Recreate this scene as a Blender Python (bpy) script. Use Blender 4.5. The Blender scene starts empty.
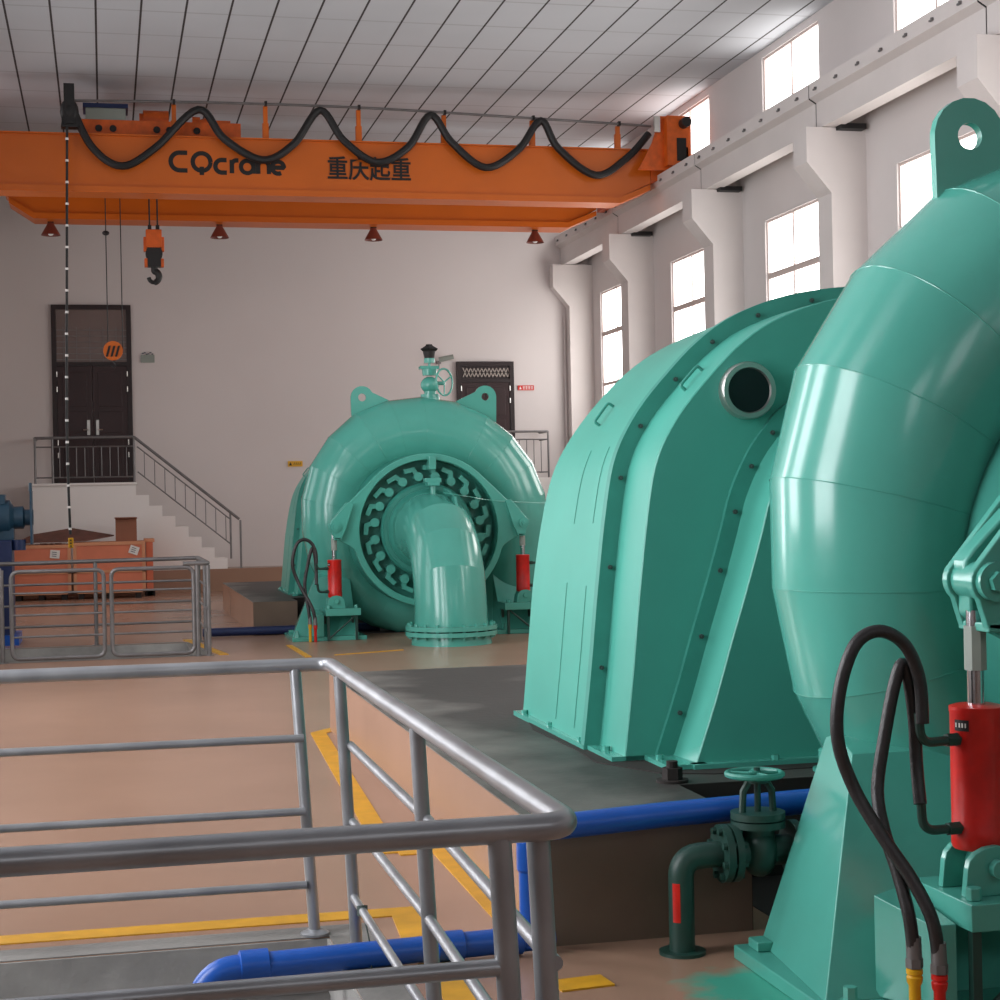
import bpy, math, random
from mathutils import Vector, Matrix
random.seed(7)
sc = bpy.context.scene
COL = sc.collection
R = math.radians
sin, cos, pi = math.sin, math.cos, math.pi

# ------------------------------------------------------------------ materials
def lin(c):
    return tuple(((v/255)/12.92 if v/255 <= .04045 else ((v/255+.055)/1.055)**2.4) for v in c)
def mat(name, rgb, rough=.5, metal=0., var=.0, scale=3., bump=0., bscale=40., rvar=0., coat=0., detail=6, spec=None):
    m = bpy.data.materials.new(name); m.use_nodes = True
    nt = m.node_tree; b = nt.nodes['Principled BSDF']
    c = lin(rgb)
    b.inputs['Base Color'].default_value = (*c, 1)
    b.inputs['Roughness'].default_value = rough
    b.inputs['Metallic'].default_value = metal
    if spec is not None: b.inputs['Specular IOR Level'].default_value = spec
    if coat: b.inputs['Coat Weight'].default_value = coat; b.inputs['Coat Roughness'].default_value = .12
    tc = nt.nodes.new('ShaderNodeTexCoord')
    if var or rvar:
        n = nt.nodes.new('ShaderNodeTexNoise'); n.inputs['Scale'].default_value = scale; n.inputs['Detail'].default_value = detail
        nt.links.new(tc.outputs['Object'], n.inputs['Vector'])
        r = nt.nodes.new('ShaderNodeValToRGB')
        r.color_ramp.elements[0].position = .3; r.color_ramp.elements[1].position = .72
        r.color_ramp.elements[0].color = (*[v*(1-var) for v in c], 1)
        r.color_ramp.elements[1].color = (*[min(1, v*(1+var*.7)) for v in c], 1)
        nt.links.new(n.outputs['Fac'], r.inputs['Fac'])
        nt.links.new(r.outputs['Color'], b.inputs['Base Color'])
        if rvar:
            mr = nt.nodes.new('ShaderNodeMapRange')
            mr.inputs['To Min'].default_value = max(.02, rough-rvar); mr.inputs['To Max'].default_value = rough+rvar
            nt.links.new(n.outputs['Fac'], mr.inputs['Value']); nt.links.new(mr.outputs['Result'], b.inputs['Roughness'])
    if bump:
        n2 = nt.nodes.new('ShaderNodeTexNoise'); n2.inputs['Scale'].default_value = bscale; n2.inputs['Detail'].default_value = 5
        nt.links.new(tc.outputs['Object'], n2.inputs['Vector'])
        bp = nt.nodes.new('ShaderNodeBump'); bp.inputs['Strength'].default_value = bump; bp.inputs['Distance'].default_value = .01
        nt.links.new(n2.outputs['Fac'], bp.inputs['Height']); nt.links.new(bp.outputs['Normal'], b.inputs['Normal'])
    return m
def emit(name, rgb, s):
    m = bpy.data.materials.new(name); m.use_nodes = True
    nt = m.node_tree; nt.nodes.clear()
    e = nt.nodes.new('ShaderNodeEmission'); o = nt.nodes.new('ShaderNodeOutputMaterial')
    e.inputs['Color'].default_value = (*lin(rgb), 1); e.inputs['Strength'].default_value = s
    nt.links.new(e.outputs[0], o.inputs[0]); return m

M = {}
M['green'] = mat('green_gloss_paint', (80, 164, 149), .2, var=.06, scale=2.2, bump=.05, bscale=9, coat=.25)
M['green_hood'] = mat('green_cover_paint', (74, 162, 146), .36, var=.07, scale=1.6, bump=.04, bscale=6)
M['green_rim'] = mat('green_rim_paint', (60, 142, 128), .4, var=.1, scale=5)
M['green_dark'] = mat('dark_green_pipe_paint', (30, 64, 56), .45, var=.15, scale=8)
M['steel'] = mat('rail_steel', (158, 160, 164), .34, .6, var=.18, scale=6, rvar=.1)
M['steel_dark'] = mat('weathered_rail_steel', (122, 120, 120), .42, .5, var=.2, scale=6)
M['chrome'] = mat('chrome_rod', (205, 205, 208), .12, 1.)
M['orange'] = mat('orange_crane_paint', (204, 97, 5), .42, var=.07, scale=1.2)
M['orange_rust'] = mat('scuffed_orange_paint', (214, 94, 20), .5, var=.22, scale=7)
M['black'] = mat('black_rubber', (24, 23, 24), .5, var=.2, scale=20)
M['hose'] = mat('hose_rubber', (38, 36, 37), .38, var=.2, scale=30, bump=.2, bscale=120)
M['letter'] = mat('black_lettering', (18, 14, 12), .6)
M['red'] = mat('red_cylinder_paint', (200, 26, 18), .34, var=.25, scale=9, bump=.08, bscale=20)
M['blue'] = mat('blue_pipe_paint', (22, 84, 176), .32, var=.12, scale=6)
M['blue_dark'] = mat('blue_pump_paint', (34, 70, 92), .45, var=.2, scale=6)
M['navy'] = mat('navy_panel_paint', (22, 40, 84), .45, var=.1)
M['yellow'] = mat('yellow_floor_paint', (208, 152, 28), .45, var=.16, scale=9)
M['yellow_cap'] = mat('yellow_cap_paint', (220, 165, 20), .4, var=.1)
M['plaster'] = mat('white_plaster', (214, 207, 205), .85, var=.03, scale=.7, bump=.05, bscale=12)
M['front_wall'] = mat('grey_front_wall', (206, 200, 198), .85)
M['plaster_far'] = mat('aged_white_plaster', (214, 207, 205), .85, var=.04, scale=.4, bump=.04, bscale=12)
M['beam'] = mat('beam_white_paint', (216, 209, 206), .75, var=.05, scale=1.3, bump=.05, bscale=14)
M['concrete'] = mat('grey_concrete', (122, 119, 115), .75, var=.28, scale=1.8, bump=.3, bscale=30)
M['pit'] = mat('pit_concrete', (158, 156, 152), .85, var=.35, scale=2.5, bump=.4, bscale=14)
M['pallet_and_shade'] = mat('dark_timber_and_shade', (34, 27, 24), .8, var=.2)  # also colours the plinth recess and the patch under the turbines as shade
M['crate'] = mat('terracotta_crate_board', (222, 130, 98), .7, var=.09, scale=3)
M['crate_lip'] = mat('pale_crate_batten', (216, 150, 112), .7, var=.08)
M['rust'] = mat('rusty_sheet', (112, 70, 58), .7, var=.3, scale=6)
M['carton'] = mat('brown_carton', (146, 96, 74), .8, var=.08)
M['paper'] = mat('white_paper', (232, 228, 222), .8)
M['ink'] = mat('printed_ink', (80, 84, 96), .8)
M['door'] = mat('dark_maroon_door', (44, 20, 22), .42, var=.15, scale=5)
M['doorframe'] = mat('dark_door_frame', (34, 20, 22), .45, var=.1)
M['brownglass'] = mat('dim_transom_glass', (112, 94, 88), .25)
M['lattice'] = mat('pale_lattice', (176, 166, 158), .6)
M['brown_concrete'] = mat('brown_concrete_face', (112, 94, 80), .7, var=.15, scale=2)
M['silver'] = mat('silver_metal', (196, 194, 190), .3, .9)
M['winframe'] = mat('window_frame_paint', (206, 190, 184), .6)
M['lampshade'] = mat('red_brown_lamp_shade', (120, 58, 46), .5, var=.1)
M['glassdark'] = mat('dark_sight_glass', (12, 14, 18), .3)
M['redsign'] = mat('red_sign_board', (206, 40, 34), .5)
M['yelsign'] = mat('yellow_sign_board', (224, 172, 40), .5)
M['white'] = mat('white_paint', (240, 237, 234), .6)
M['boxgrey'] = mat('grey_green_cabinet', (142, 150, 142), .5)
M['wire'] = mat('thin_wire', (60, 74, 70), .5)
M['glow'] = emit('daylit_frosted_glass', (255, 251, 248), 10.)
M['glow_up'] = emit('daylit_clerestory_glass', (255, 251, 248), 8.)
M['glow_left'] = emit('daylit_left_glass', (250, 251, 255), 18.)
M['glow_front_fill'] = emit('added_front_fill_glass', (250, 251, 255), 5.5)  # fill light for the windows added behind the camera
M['glow_left_dim'] = emit('dimmed_left_glass', (250, 251, 255), 4.)  # far left panes, dimmed so less light falls on the rear turbine

# floor: tan epoxy with a teal overspray stain by the near turbine foot
def floor_mat():
    m = mat('tan_epoxy_floor', (160, 127, 107), .27, var=.07, scale=.9, bump=.03, bscale=5)
    nt = m.node_tree; b = nt.nodes['Principled BSDF']
    old = b.inputs['Base Color'].links[0].from_socket
    g = nt.nodes.new('ShaderNodeNewGeometry')
    d = nt.nodes.new('ShaderNodeVectorMath'); d.operation = 'DISTANCE'; d.inputs[1].default_value = (2.13, 5.34, 0)
    nt.links.new(g.outputs['Position'], d.inputs[0])
    n = nt.nodes.new('ShaderNodeTexNoise'); n.inputs['Scale'].default_value = 7; n.inputs['Detail'].default_value = 4
    nt.links.new(g.outputs['Position'], n.inputs['Vector'])
    ad = nt.nodes.new('ShaderNodeMath'); ad.operation = 'MULTIPLY_ADD'; ad.inputs[1].default_value = .3
    nt.links.new(n.outputs['Fac'], ad.inputs[0]); nt.links.new(d.outputs['Value'], ad.inputs[2])
    mr = nt.nodes.new('ShaderNodeMapRange'); mr.inputs['From Min'].default_value = .47; mr.inputs['From Max'].default_value = .33
    nt.links.new(ad.outputs[0], mr.inputs['Value'])
    mx = nt.nodes.new('ShaderNodeMix'); mx.data_type = 'RGBA'
    nt.links.new(mr.outputs['Result'], mx.inputs['Factor']); nt.links.new(old, mx.inputs[6])
    mx.inputs[7].default_value = (*lin((70, 165, 143)), 1)
    nt.links.new(mx.outputs[2], b.inputs['Base Color'])
    return m
M['floor'] = floor_mat()
# plinth top: concrete with black oil stains of their own
def plinth_mat():
    m = mat('oil_stained_concrete', (106, 103, 98), .6, var=.25, scale=1.4, bump=.25, bscale=25)
    nt = m.node_tree; b = nt.nodes['Principled BSDF']; old = b.inputs['Base Color'].links[0].from_socket
    g = nt.nodes.new('ShaderNodeNewGeometry')
    n = nt.nodes.new('ShaderNodeTexNoise'); n.inputs['Scale'].default_value = 1.3; n.inputs['Detail'].default_value = 5
    nt.links.new(g.outputs['Position'], n.inputs['Vector'])
    sx = nt.nodes.new('ShaderNodeSeparateXYZ'); nt.links.new(g.outputs['Position'], sx.inputs[0])
    mr0 = nt.nodes.new('ShaderNodeMapRange'); mr0.inputs['From Min'].default_value = 1.75; mr0.inputs['From Max'].default_value = 2.3
    mr0.inputs['To Max'].default_value = .34
    nt.links.new(sx.outputs['X'], mr0.inputs['Value'])
    ad = nt.nodes.new('ShaderNodeMath'); nt.links.new(n.outputs['Fac'], ad.inputs[0]); nt.links.new(mr0.outputs['Result'], ad.inputs[1])
    mr = nt.nodes.new('ShaderNodeMapRange'); mr.inputs['From Min'].default_value = .46; mr.inputs['From Max'].default_value = .70; mr.inputs['To Max'].default_value = .85
    nt.links.new(ad.outputs[0], mr.inputs['Value'])
    mx = nt.nodes.new('ShaderNodeMix'); mx.data_type = 'RGBA'
    nt.links.new(mr.outputs['Result'], mx.inputs['Factor']); nt.links.new(old, mx.inputs[6]); mx.inputs[7].default_value = (*lin((38, 36, 34)), 1)
    nt.links.new(mx.outputs[2], b.inputs['Base Color']); return m
M['plinth'] = plinth_mat()
# ceiling: 0.6 m boards, strong long joints, faint cross joints
def ceil_mat():
    m = mat('ceiling_boards', (206, 200, 197), .85)
    nt = m.node_tree; b = nt.nodes['Principled BSDF']
    g = nt.nodes.new('ShaderNodeNewGeometry'); sx = nt.nodes.new('ShaderNodeSeparateXYZ'); nt.links.new(g.outputs['Position'], sx.inputs[0])
    def line(sock, pitch, w, off):
        a = nt.nodes.new('ShaderNodeMath'); a.operation = 'MULTIPLY_ADD'; a.inputs[1].default_value = 1/pitch; a.inputs[2].default_value = off
        nt.links.new(sock, a.inputs[0])
        f = nt.nodes.new('ShaderNodeMath'); f.operation = 'FRACT'; nt.links.new(a.outputs[0], f.inputs[0])
        l = nt.nodes.new('ShaderNodeMath'); l.operation = 'LESS_THAN'; l.inputs[1].default_value = w/pitch; nt.links.new(f.outputs[0], l.inputs[0])
        return l.outputs[0]
    n = nt.nodes.new('ShaderNodeTexNoise'); n.inputs['Scale'].default_value = .6; nt.links.new(g.outputs['Position'], n.inputs['Vector'])
    base = nt.nodes.new('ShaderNodeValToRGB')
    base.color_ramp.elements[0].color = (*lin((184, 187, 192)), 1); base.color_ramp.elements[1].color = (*lin((200, 203, 208)), 1)
    nt.links.new(n.outputs['Fac'], base.inputs['Fac'])
    m1 = nt.nodes.new('ShaderNodeMix'); m1.data_type = 'RGBA'; m1.inputs[7].default_value = (*lin((174, 176, 180)), 1)
    nt.links.new(line(sx.outputs['Y'], 1.2, .045, .3), m1.inputs['Factor']); nt.links.new(base.outputs['Color'], m1.inputs[6])
    m2 = nt.nodes.new('ShaderNodeMix'); m2.data_type = 'RGBA'; m2.inputs[7].default_value = (*lin((52, 46, 46)), 1)
    nt.links.new(line(sx.outputs['X'], .6, .03, .013), m2.inputs['Factor']); nt.links.new(m1.outputs[2], m2.inputs[6])
    nt.links.new(m2.outputs[2], b.inputs['Base Color']); return m
M['ceil'] = ceil_mat()

# ------------------------------------------------------------------ mesh builder
def frame(d):
    d = Vector(d).normalized()
    u = d.orthogonal().normalized(); return u, d.cross(u)
class MB:
    def __init__(s): s.v = []; s.f = []; s.m = []
    def add(s, vs, fs, mi=0):
        o = len(s.v); s.v += [tuple(v) for v in vs]
        for f in fs: s.f.append(tuple(i+o for i in f)); s.m.append(mi)
        return s
    def box(s, x0, x1, y0, y1, z0, z1, mi=0):
        return s.add([(x0,y0,z0),(x1,y0,z0),(x1,y1,z0),(x0,y1,z0),(x0,y0,z1),(x1,y0,z1),(x1,y1,z1),(x0,y1,z1)],
                     [(3,2,1,0),(4,5,6,7),(0,1,5,4),(1,2,6,5),(2,3,7,6),(3,0,4,7)], mi)
    def hexa(s, b, t, mi=0):     # bottom 4 and top 4 points, counter-clockwise from above
        return s.add(list(b)+list(t), [(3,2,1,0),(4,5,6,7),(0,1,5,4),(1,2,6,5),(2,3,7,6),(3,0,4,7)], mi)
    def rings(s, rings, cap0=True, cap1=True, mi=0, close=False):
        n = len(rings[0]); vs = [p for r in rings for p in r]; fs = []
        k = len(rings)
        for i in range(k if close else k-1):
            j = (i+1) % k
            for a in range(n):
                b = (a+1) % n; fs.append((i*n+a, i*n+b, j*n+b, j*n+a))
        if not close:
            if cap0: fs.append(tuple(reversed(range(n))))
            if cap1: fs.append(tuple((k-1)*n+a for a in range(n)))
        return s.add(vs, fs, mi)
    def cyl(s, p0, p1, r0, r1=None, n=16, mi=0, cap=True):
        r1 = r0 if r1 is None else r1
        p0, p1 = Vector(p0), Vector(p1); u, w = frame(p1-p0)
        ring = lambda p, r: [p+u*(r*cos(2*pi*i/n))+w*(r*sin(2*pi*i/n)) for i in range(n)]
        return s.rings([ring(p0, r0), ring(p1, r1)], cap, cap, mi)
    def lathe(s, c, axis, prof, n=32, mi=0, cap=(True, True)):    # prof: (radius, distance along axis)
        c = Vector(c); axis = Vector(axis).normalized(); u, w = frame(axis)
        return s.rings([[c+axis*h+u*(r*cos(2*pi*i/n))+w*(r*sin(2*pi*i/n)) for i in range(n)] for r, h in prof], cap[0], cap[1], mi)
    def ringx(s, c, axis, ro, ri, h, n=32, mi=0):                  # flat ring with a hole
        c = Vector(c); axis = Vector(axis).normalized(); u, w = frame(axis)
        R_ = lambda r, t: [c+axis*t+u*(r*cos(2*pi*i/n))+w*(r*sin(2*pi*i/n)) for i in range(n)]
        return s.rings([R_(ro, 0), R_(ro, h), R_(ri, h), R_(ri, 0)], close=True, mi=mi)
    def tube(s, path, r, n=10, mi=0, closed=False):
        P = [Vector(p) for p in path]; k = len(P); rings = []
        T = []
        for i in range(k):
            if closed: t = P[(i+1) % k]-P[i-1]
            else: t = P[min(i+1, k-1)]-P[max(i-1, 0)]
            T.append(t.normalized())
        u = T[0].orthogonal().normalized()
        for i in range(k):
            u = (u-T[i]*u.dot(T[i])).normalized(); w = T[i].cross(u)
            rr = r[i] if isinstance(r, (list, tuple)) else r
            rings.append([P[i]+u*(rr*cos(2*pi*a/n))+w*(rr*sin(2*pi*a/n)) for a in range(n)])
        return s.rings(rings, close=closed, mi=mi)
    def prism(s, poly, d, mi=0):            # planar polygon (3D points) extruded by vector d
        d = Vector(d); n = len(poly); a = [Vector(p) for p in poly]; b = [p+d for p in a]
        return s.add(a+b, [tuple(reversed(range(n))), tuple(range(n, 2*n))]+[(i, (i+1) % n, (i+1) % n+n, i+n) for i in range(n)], mi)
    def sphere(s, c, r, n=12, mi=0, sq=(1,1,1)):
        c = Vector(c); rr = []
        for i in range(1, n):
            a = pi*i/n
            rr.append([c+Vector((r*sin(a)*cos(2*pi*j/(2*n))*sq[0], r*sin(a)*sin(2*pi*j/(2*n))*sq[1], -r*cos(a)*sq[2])) for j in range(2*n)])
        return s.rings(rr, mi=mi)
    def bolt(s, c, axis, r, h, mi=0): return s.cyl(c, Vector(c)+Vector(axis).normalized()*h, r, r, 6, mi)
    def build(s, name, m, parent=None, ang=32, bevel=0., org=None):
        me = bpy.data.meshes.new(name)
        if parent is not None: o3 = Vector(wloc(parent))
        elif org is not None: o3 = Vector(org)
        else:
            xs = [v[0] for v in s.v]; ys = [v[1] for v in s.v]
            o3 = Vector(((min(xs)+max(xs))/2, (min(ys)+max(ys))/2, min(v[2] for v in s.v)))
        me.from_pydata([tuple(Vector(v)-o3) for v in s.v], [], s.f)
        for mm in (m if isinstance(m, (list, tuple)) else [m]): me.materials.append(mm)
        me.polygons.foreach_set('material_index', s.m)
        import bmesh
        bm = bmesh.new(); bm.from_mesh(me); bmesh.ops.recalc_face_normals(bm, faces=bm.faces); bm.to_mesh(me); bm.free()
        me.polygons.foreach_set('use_smooth', [True]*len(me.polygons)); me.set_sharp_from_angle(angle=R(ang))
        ob = bpy.data.objects.new(name, me); COL.objects.link(ob)
        if parent is not None: ob.parent = parent
        else: ob.location = o3
        if bevel:
            b = ob.modifiers.new('Bevel', 'BEVEL'); b.width = bevel; b.segments = 2; b.limit_method = 'ANGLE'; b.angle_limit = R(40); b.harden_normals = True
        return ob
WL = {}
def wloc(o): return WL.get(o.name) or (tuple(o.location) if o.parent is None else wloc(o.parent))
def thing(name, loc, label, cat, group=None):
    o = bpy.data.objects.new(name, None); COL.objects.link(o); o.location = loc; o.empty_display_size = .1
    return tag(o, label, cat, group)
def tag(o, label, cat, group=None):
    o['label'] = label; o['category'] = cat
    if group: o['group'] = group
    return o
def struct(o): o['kind'] = 'structure'; return o
def copy_tree(o, off=(0,0,0), parent=None):
    c = o.copy(); COL.objects.link(c)
    if parent is not None: c.parent = parent
    else: c.location = Vector(o.location)+Vector(off)
    for ch in list(o.children): copy_tree(ch, parent=c)
    return c
def fillet(pts, r, n=6):
    P = [Vector(p) for p in pts]; out = [P[0]]
    for i in range(1, len(P)-1):
        a, b = (P[i-1]-P[i]), (P[i+1]-P[i]); rr = min(r, a.length*.49, b.length*.49)
        p, q = P[i]+a.normalized()*rr, P[i]+b.normalized()*rr
        for k in range(n+1):
            t = k/n; out.append(p*(1-t)**2+P[i]*2*t*(1-t)+q*t*t)
    return out+[P[-1]]
def spline(pts, n=8):
    P = [Vector(p) for p in pts]; out = []
    for i in range(len(P)-1):
        p0, p1, p2, p3 = P[max(i-1, 0)], P[i], P[i+1], P[min(i+2, len(P)-1)]
        for k in range(n):
            t = k/n
            out.append(.5*((2*p1)+(p2-p0)*t+(2*p0-5*p1+4*p2-p3)*t*t+(3*p1-p0-3*p2+p3)*t**3))
    return out+[P[-1]]
def text(name, body, size, mtl, loc, parent=None, off=0., ext=.004, width=None):
    cu = bpy.data.curves.new(name, 'FONT'); cu.body = body; cu.size = size; cu.extrude = ext; cu.offset = off
    tmp = bpy.data.objects.new(name+'_tmp', cu); COL.objects.link(tmp)
    bpy.context.view_layer.update()
    me = bpy.data.meshes.new_from_object(tmp.evaluated_get(bpy.context.evaluated_depsgraph_get()))
    bpy.data.objects.remove(tmp)
    xs = [v.co.x for v in me.vertices]; w = max(xs)-min(xs); sx = width/w if width else 1.
    me.transform(Matrix.Translation(Vector(loc)-(Vector(wloc(parent)) if parent else Vector()))@Matrix.Rotation(pi/2, 4, 'X')@Matrix.Scale(sx, 4, (1,0,0))@Matrix.Translation((-min(xs),0,0)))
    me.materials.clear(); me.materials.append(mtl)
    ob = bpy.data.objects.new(name, me); COL.objects.link(ob)
    if parent: ob.parent = parent
    return ob

# ================================================================== THE HALL
XL, XR, YB, YF, ZC = -2.75, 9.88, -6.0, 34.0, 8.42
PIT1 = (-2.2, .80, 3.3, 6.46); PIT2 = (-1.28, .93, 19.08, 20.9)
f = MB()
def slab(x0, x1, y0, y1): f.box(x0, x1, y0, y1, -.2, 0)
slab(XL, XR, YB, 3.3); slab(XL, PIT1[0], 3.3, 6.46); slab(PIT1[1], XR, 3.3, 6.46)
slab(XL, XR, 6.46, 19.08); slab(XL, PIT2[0], 19.08, 20.9); slab(PIT2[1], XR, 19.08, 20.9); slab(XL, XR, 20.9, YF)
struct(f.build('floor', M['floor']))
for i, p in enumerate((PIT1, PIT2)):
    b = MB(); x0, x1, y0, y1 = p; t = .12
    b.box(x0-t, x1+t, y1, y1+t, -1.8, -.2); b.box(x0-t, x1+t, y0-t, y0, -1.8, -.2)
    b.box(x0-t, x0, y0, y1, -1.8, -.2); b.box(x1, x1+t, y0, y1, -1.8, -.2); b.box(x0-t, x1+t, y0-t, y1+t, -1.9, -1.8)
    b.box(x0, x1, y1-.01, y1, -.2, -.003); b.box(x1-.01, x1, y0, y1, -.2, -.003)
    struct(b.build('pit_wall', M['pit']))
    k = MB(); w = .16 if i == 0 else .1
    k.box(x0, x1+.16, y1, y1+w, 0, .004); k.box(x1, x1+.16, y0-w, y1, 0, .004); k.box(x0, x1, y0-w, y0, 0, .004)
    struct(k.build('pit_kerb', M['concrete']))
n = 0
def stripe(pts, w):      # a painted line along points, mitred at its corners
    global n; n += 1
    P = [Vector((*p, 0)) for p in pts]; Lf, Rt = [], []
    for i, p in enumerate(P):
        d0 = (p-P[i-1]).normalized() if i else (P[1]-p).normalized(); d1 = (P[i+1]-p).normalized() if i < len(P)-1 else d0
        m_ = (Vector((-d0.y, d0.x, 0))+Vector((-d1.y, d1.x, 0))).normalized(); k = w/2/max(.3, m_.dot(Vector((-d0.y, d0.x, 0))))
        Lf.append(p+m_*k); Rt.append(p-m_*k)
    b = MB(); z = Vector((0, 0, .004+.0005*n))
    b.prism([v for v in Lf]+[v for v in reversed(Rt)], z)
    struct(b.build('trim_%d' % n, M['yellow']))
stripe([(-2.7, 6.81), (1.15, 6.76), (1.12, 6.3), (1.13, 4.6)], .13)
stripe([(1.27, 7.9), (1.46, 12.2), (1.74, 12.55)], .11)
stripe([(1.31, 7.9), (1.54, 7.9)], .13)
stripe([(1.51, 7.83), (1.50, 6.2)], .09)
stripe([(1.45, 5.56), (1.64, 5.58)], .13)
stripe([(2.06, 19.9), (2.10, 18.3)], .07)
stripe([(2.4, 18.40), (3.2, 18.7)], .03)
stripe([(.95, 21.3), (1.25, 19.0)], .10)

# walls with openings -------------------------------------------------------
WYR = [32.12-4.43*k for k in range(6)]            # window centres along the right wall
WYL = [32.12-4.43*k for k in range(1, 7)]         # and along the left wall
SL = 1.0                                            # left sills, out of view, lowered to let more low light in
def side_wall(name, x0, x1, m, WY, sill=2.9):
    b = MB(); ys = sorted(WY); hw = 1.05
    b.box(x0, x1, YB, YF, -.2, sill); b.box(x0, x1, YB, YF, 5.82, 7.42); b.box(x0, x1, YB, YF, 8.3, ZC+.2)
    for z0, z1 in ((sill, 5.82), (7.42, 8.3)):
        e = YB
        for y in ys: b.box(x0, x1, e, y-hw, z0, z1); e = y+hw
        b.box(x0, x1, e, YF, z0, z1)
    return struct(b.build(name, m))
side_wall('wall_right', XR, XR+.3, M['plaster'], WYR); side_wall('wall_left', XL-.3, XL, M['plaster'], WYL, SL)
struct(MB().box(XL-.3, XR+.3, YF, YF+.3, -.2, ZC+.2).build('wall_back', M['plaster_far']))
b = MB(); e = XL-.3; FX = (-.4, 3.5, 7.4)  # openings for the added fill windows behind the camera
b.box(XL-.3, XR+.3, YB-.3, YB, -.2, 5.0); b.box(XL-.3, XR+.3, YB-.3, YB, 7.0, ZC+.2)
for x in FX: b.box(e, x-1.05, YB-.3, YB, 5.0, 7.0); e = x+1.05
b.box(e, XR+.3, YB-.3, YB, 5.0, 7.0); struct(b.build('wall_front', M['front_wall']))
struct(MB().box(XL-.3, XR+.3, YB-.3, YF+.3, ZC, ZC+.15).build('ceiling', M['ceil']))
struct(MB().box(XL, XR, 33.2, YF, 0, .43).build('trim_20', M['floor']))                      # raised ledge along the far wall
wn = 0
def window(x, y, z0, z1, rows, cols, glow, sgn, hw=1.05):
    global wn; wn += 1
    b = MB(); t = .035; xa, xb = (x+.03*sgn, x+.10*sgn) if sgn > 0 else (x-.10, x-.03)
    b.box(xa, xb, y-hw, y-hw+t, z0, z1); b.box(xa, xb, y+hw-t, y+hw, z0, z1); b.box(xa, xb, y-hw+t, y+hw-t, z0, z0+t); b.box(xa, xb, y-hw+t, y+hw-t, z1-t, z1)
    for k, zz in enumerate(rows): b.box(xa, xb, y-hw+t, y+hw-t, zz-(.045 if k == 0 else .03), zz+(.045 if k == 0 else .03))
    for c in cols: b.box(xa+.01, xb-.01, y+c-.022, y+c+.022, z0+t, z1-t)
    w = b.build('window_%d' % wn, M['winframe'], org=(x, y, z0)); struct(w)
    px = x+.07*sgn
    MB().add([(px, y-hw+.01, z0+.01), (px, y+hw-.01, z0+.01), (px, y+hw-.01, z1-.01), (px, y-hw+.01, z1-.01)], [(0,1,2,3)]).build('pane', glow, w)
for y in WYR: window(XR, y, 2.9, 5.82, (4.97, 3.95), (.06,), M['glow'], 1); window(XR, y, 7.42, 8.3, (), (.0,), M['glow_up'], 1)
for i, y in enumerate(WYL):
    gl = M['glow_left_dim'] if i < 3 else M['glow_left']
    window(XL, y, SL, 5.82, (4.97, 3.95, 2.9, 1.9), (.06,), gl, -1); window(XL, y, 7.42, 8.3, (), (.0,), gl, -1)

for x in FX:  # unseen windows added in the front wall to light camera-facing faces
    wn += 1; b = MB(); y = YB-.08
    for xx in (-1.05, -.02, 1.01): b.box(x+xx, x+xx+.04, y-.06, y, 5.0, 7.0)
    for zz in (5.0, 6.0, 6.96): b.box(x-1.01, x+1.01, y-.05, y-.01, zz, zz+.04)
    w = struct(b.build('window_%d' % wn, M['winframe'], org=(x, YB, 5.0)))
    MB().add([(x-1.04, y-.03, 5.01), (x+1.04, y-.03, 5.01), (x+1.04, y-.03, 6.99), (x-1.04, y-.03, 6.99)], [(0,1,2,3)]).build('pane', M['glow_front_fill'], w)
# crane columns with corbels, runway beams ---------------------------------
CY = [29.7-4.47*k+.22 for k in range(8)]+[33.85]
for y in CY:
    for sx, nm in ((1, XR), (-1, XL)):
        pr = [(0, 0), (-.5, 0), (-.5, 5.6), (-.84, 6.0), (-.84, 6.46), (0, 6.46)]
        hw = .22 if y < 33 else .15
        struct(MB().prism([(nm+sx*a, y-hw, z) for a, z in pr], (0, 2*hw, 0)).build('crane_column', M['beam'], ang=20))
        bk = MB(); bk.box(nm-sx*.0-.42 if sx > 0 else nm+.06, nm-.06 if sx > 0 else nm+.42, y-hw-.16, y-hw+.05, 6.42, 6.49) if y < 33 else None
        if bk.v: struct(bk.build('bearing_plate', M['black']))
for sx, nm in ((1, XR), (-1, XL)):
    e = sorted(CY); ends = [YB]+[c for c in e[:-1]]+[YF]
    for a, bq in zip(ends, ends[1:]):
        b = MB(); a2, b2 = a+.015, bq-.015
        pr = [(-.70, 6.88), (-.70, 7.07), (-.05, 7.07), (-.05, 6.88), (-.36, 6.82), (-.36, 6.47), (-.60, 6.47), (-.60, 6.82)]
        b.prism([(nm+sx*p, a2, z) for p, z in pr], (0, b2-a2, 0))
        o = struct(b.build('runway_beam', M['beam'], ang=20))
        if bq < YF-.1: MB().prism([(nm+sx*p*.99, bq-.014, z-.01) for p, z in pr], (0, .028, 0)).build('joint_filler', M['letter'], o)
        c = MB(); k = int((bq-a)/.62)
        for i in range(k):
            yy = a+.35+i*(bq-a-.6)/max(1, k-1); c.cyl((nm-sx*.70, yy, 6.97), (nm-sx*.73, yy, 6.965), .015, n=8); c.box(nm-sx*.72-.012, nm-sx*.72+.012, yy-.02, yy+.05, 6.94, 6.96)
        c.build('rail_clip', M['steel_dark'], o)
    x = nm-sx*.42
    b = MB(); b.box(x-.05, x+.05, YB, YF-.3, 7.07, 7.085); b.box(x-.02, x+.02, YB, YF-.3, 7.085, 7.16); b.box(x-.035, x+.035, YB, YF-.3, 7.16, 7.2)
    struct(b.build('trim_%d' % (21 if sx > 0 else 22), M['steel_dark']))
struct(MB().cyl((9.33, 33.93, .45), (9.33, 33.93, 5.4), .02, n=8).build('trim_23', M['plaster']))

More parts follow.
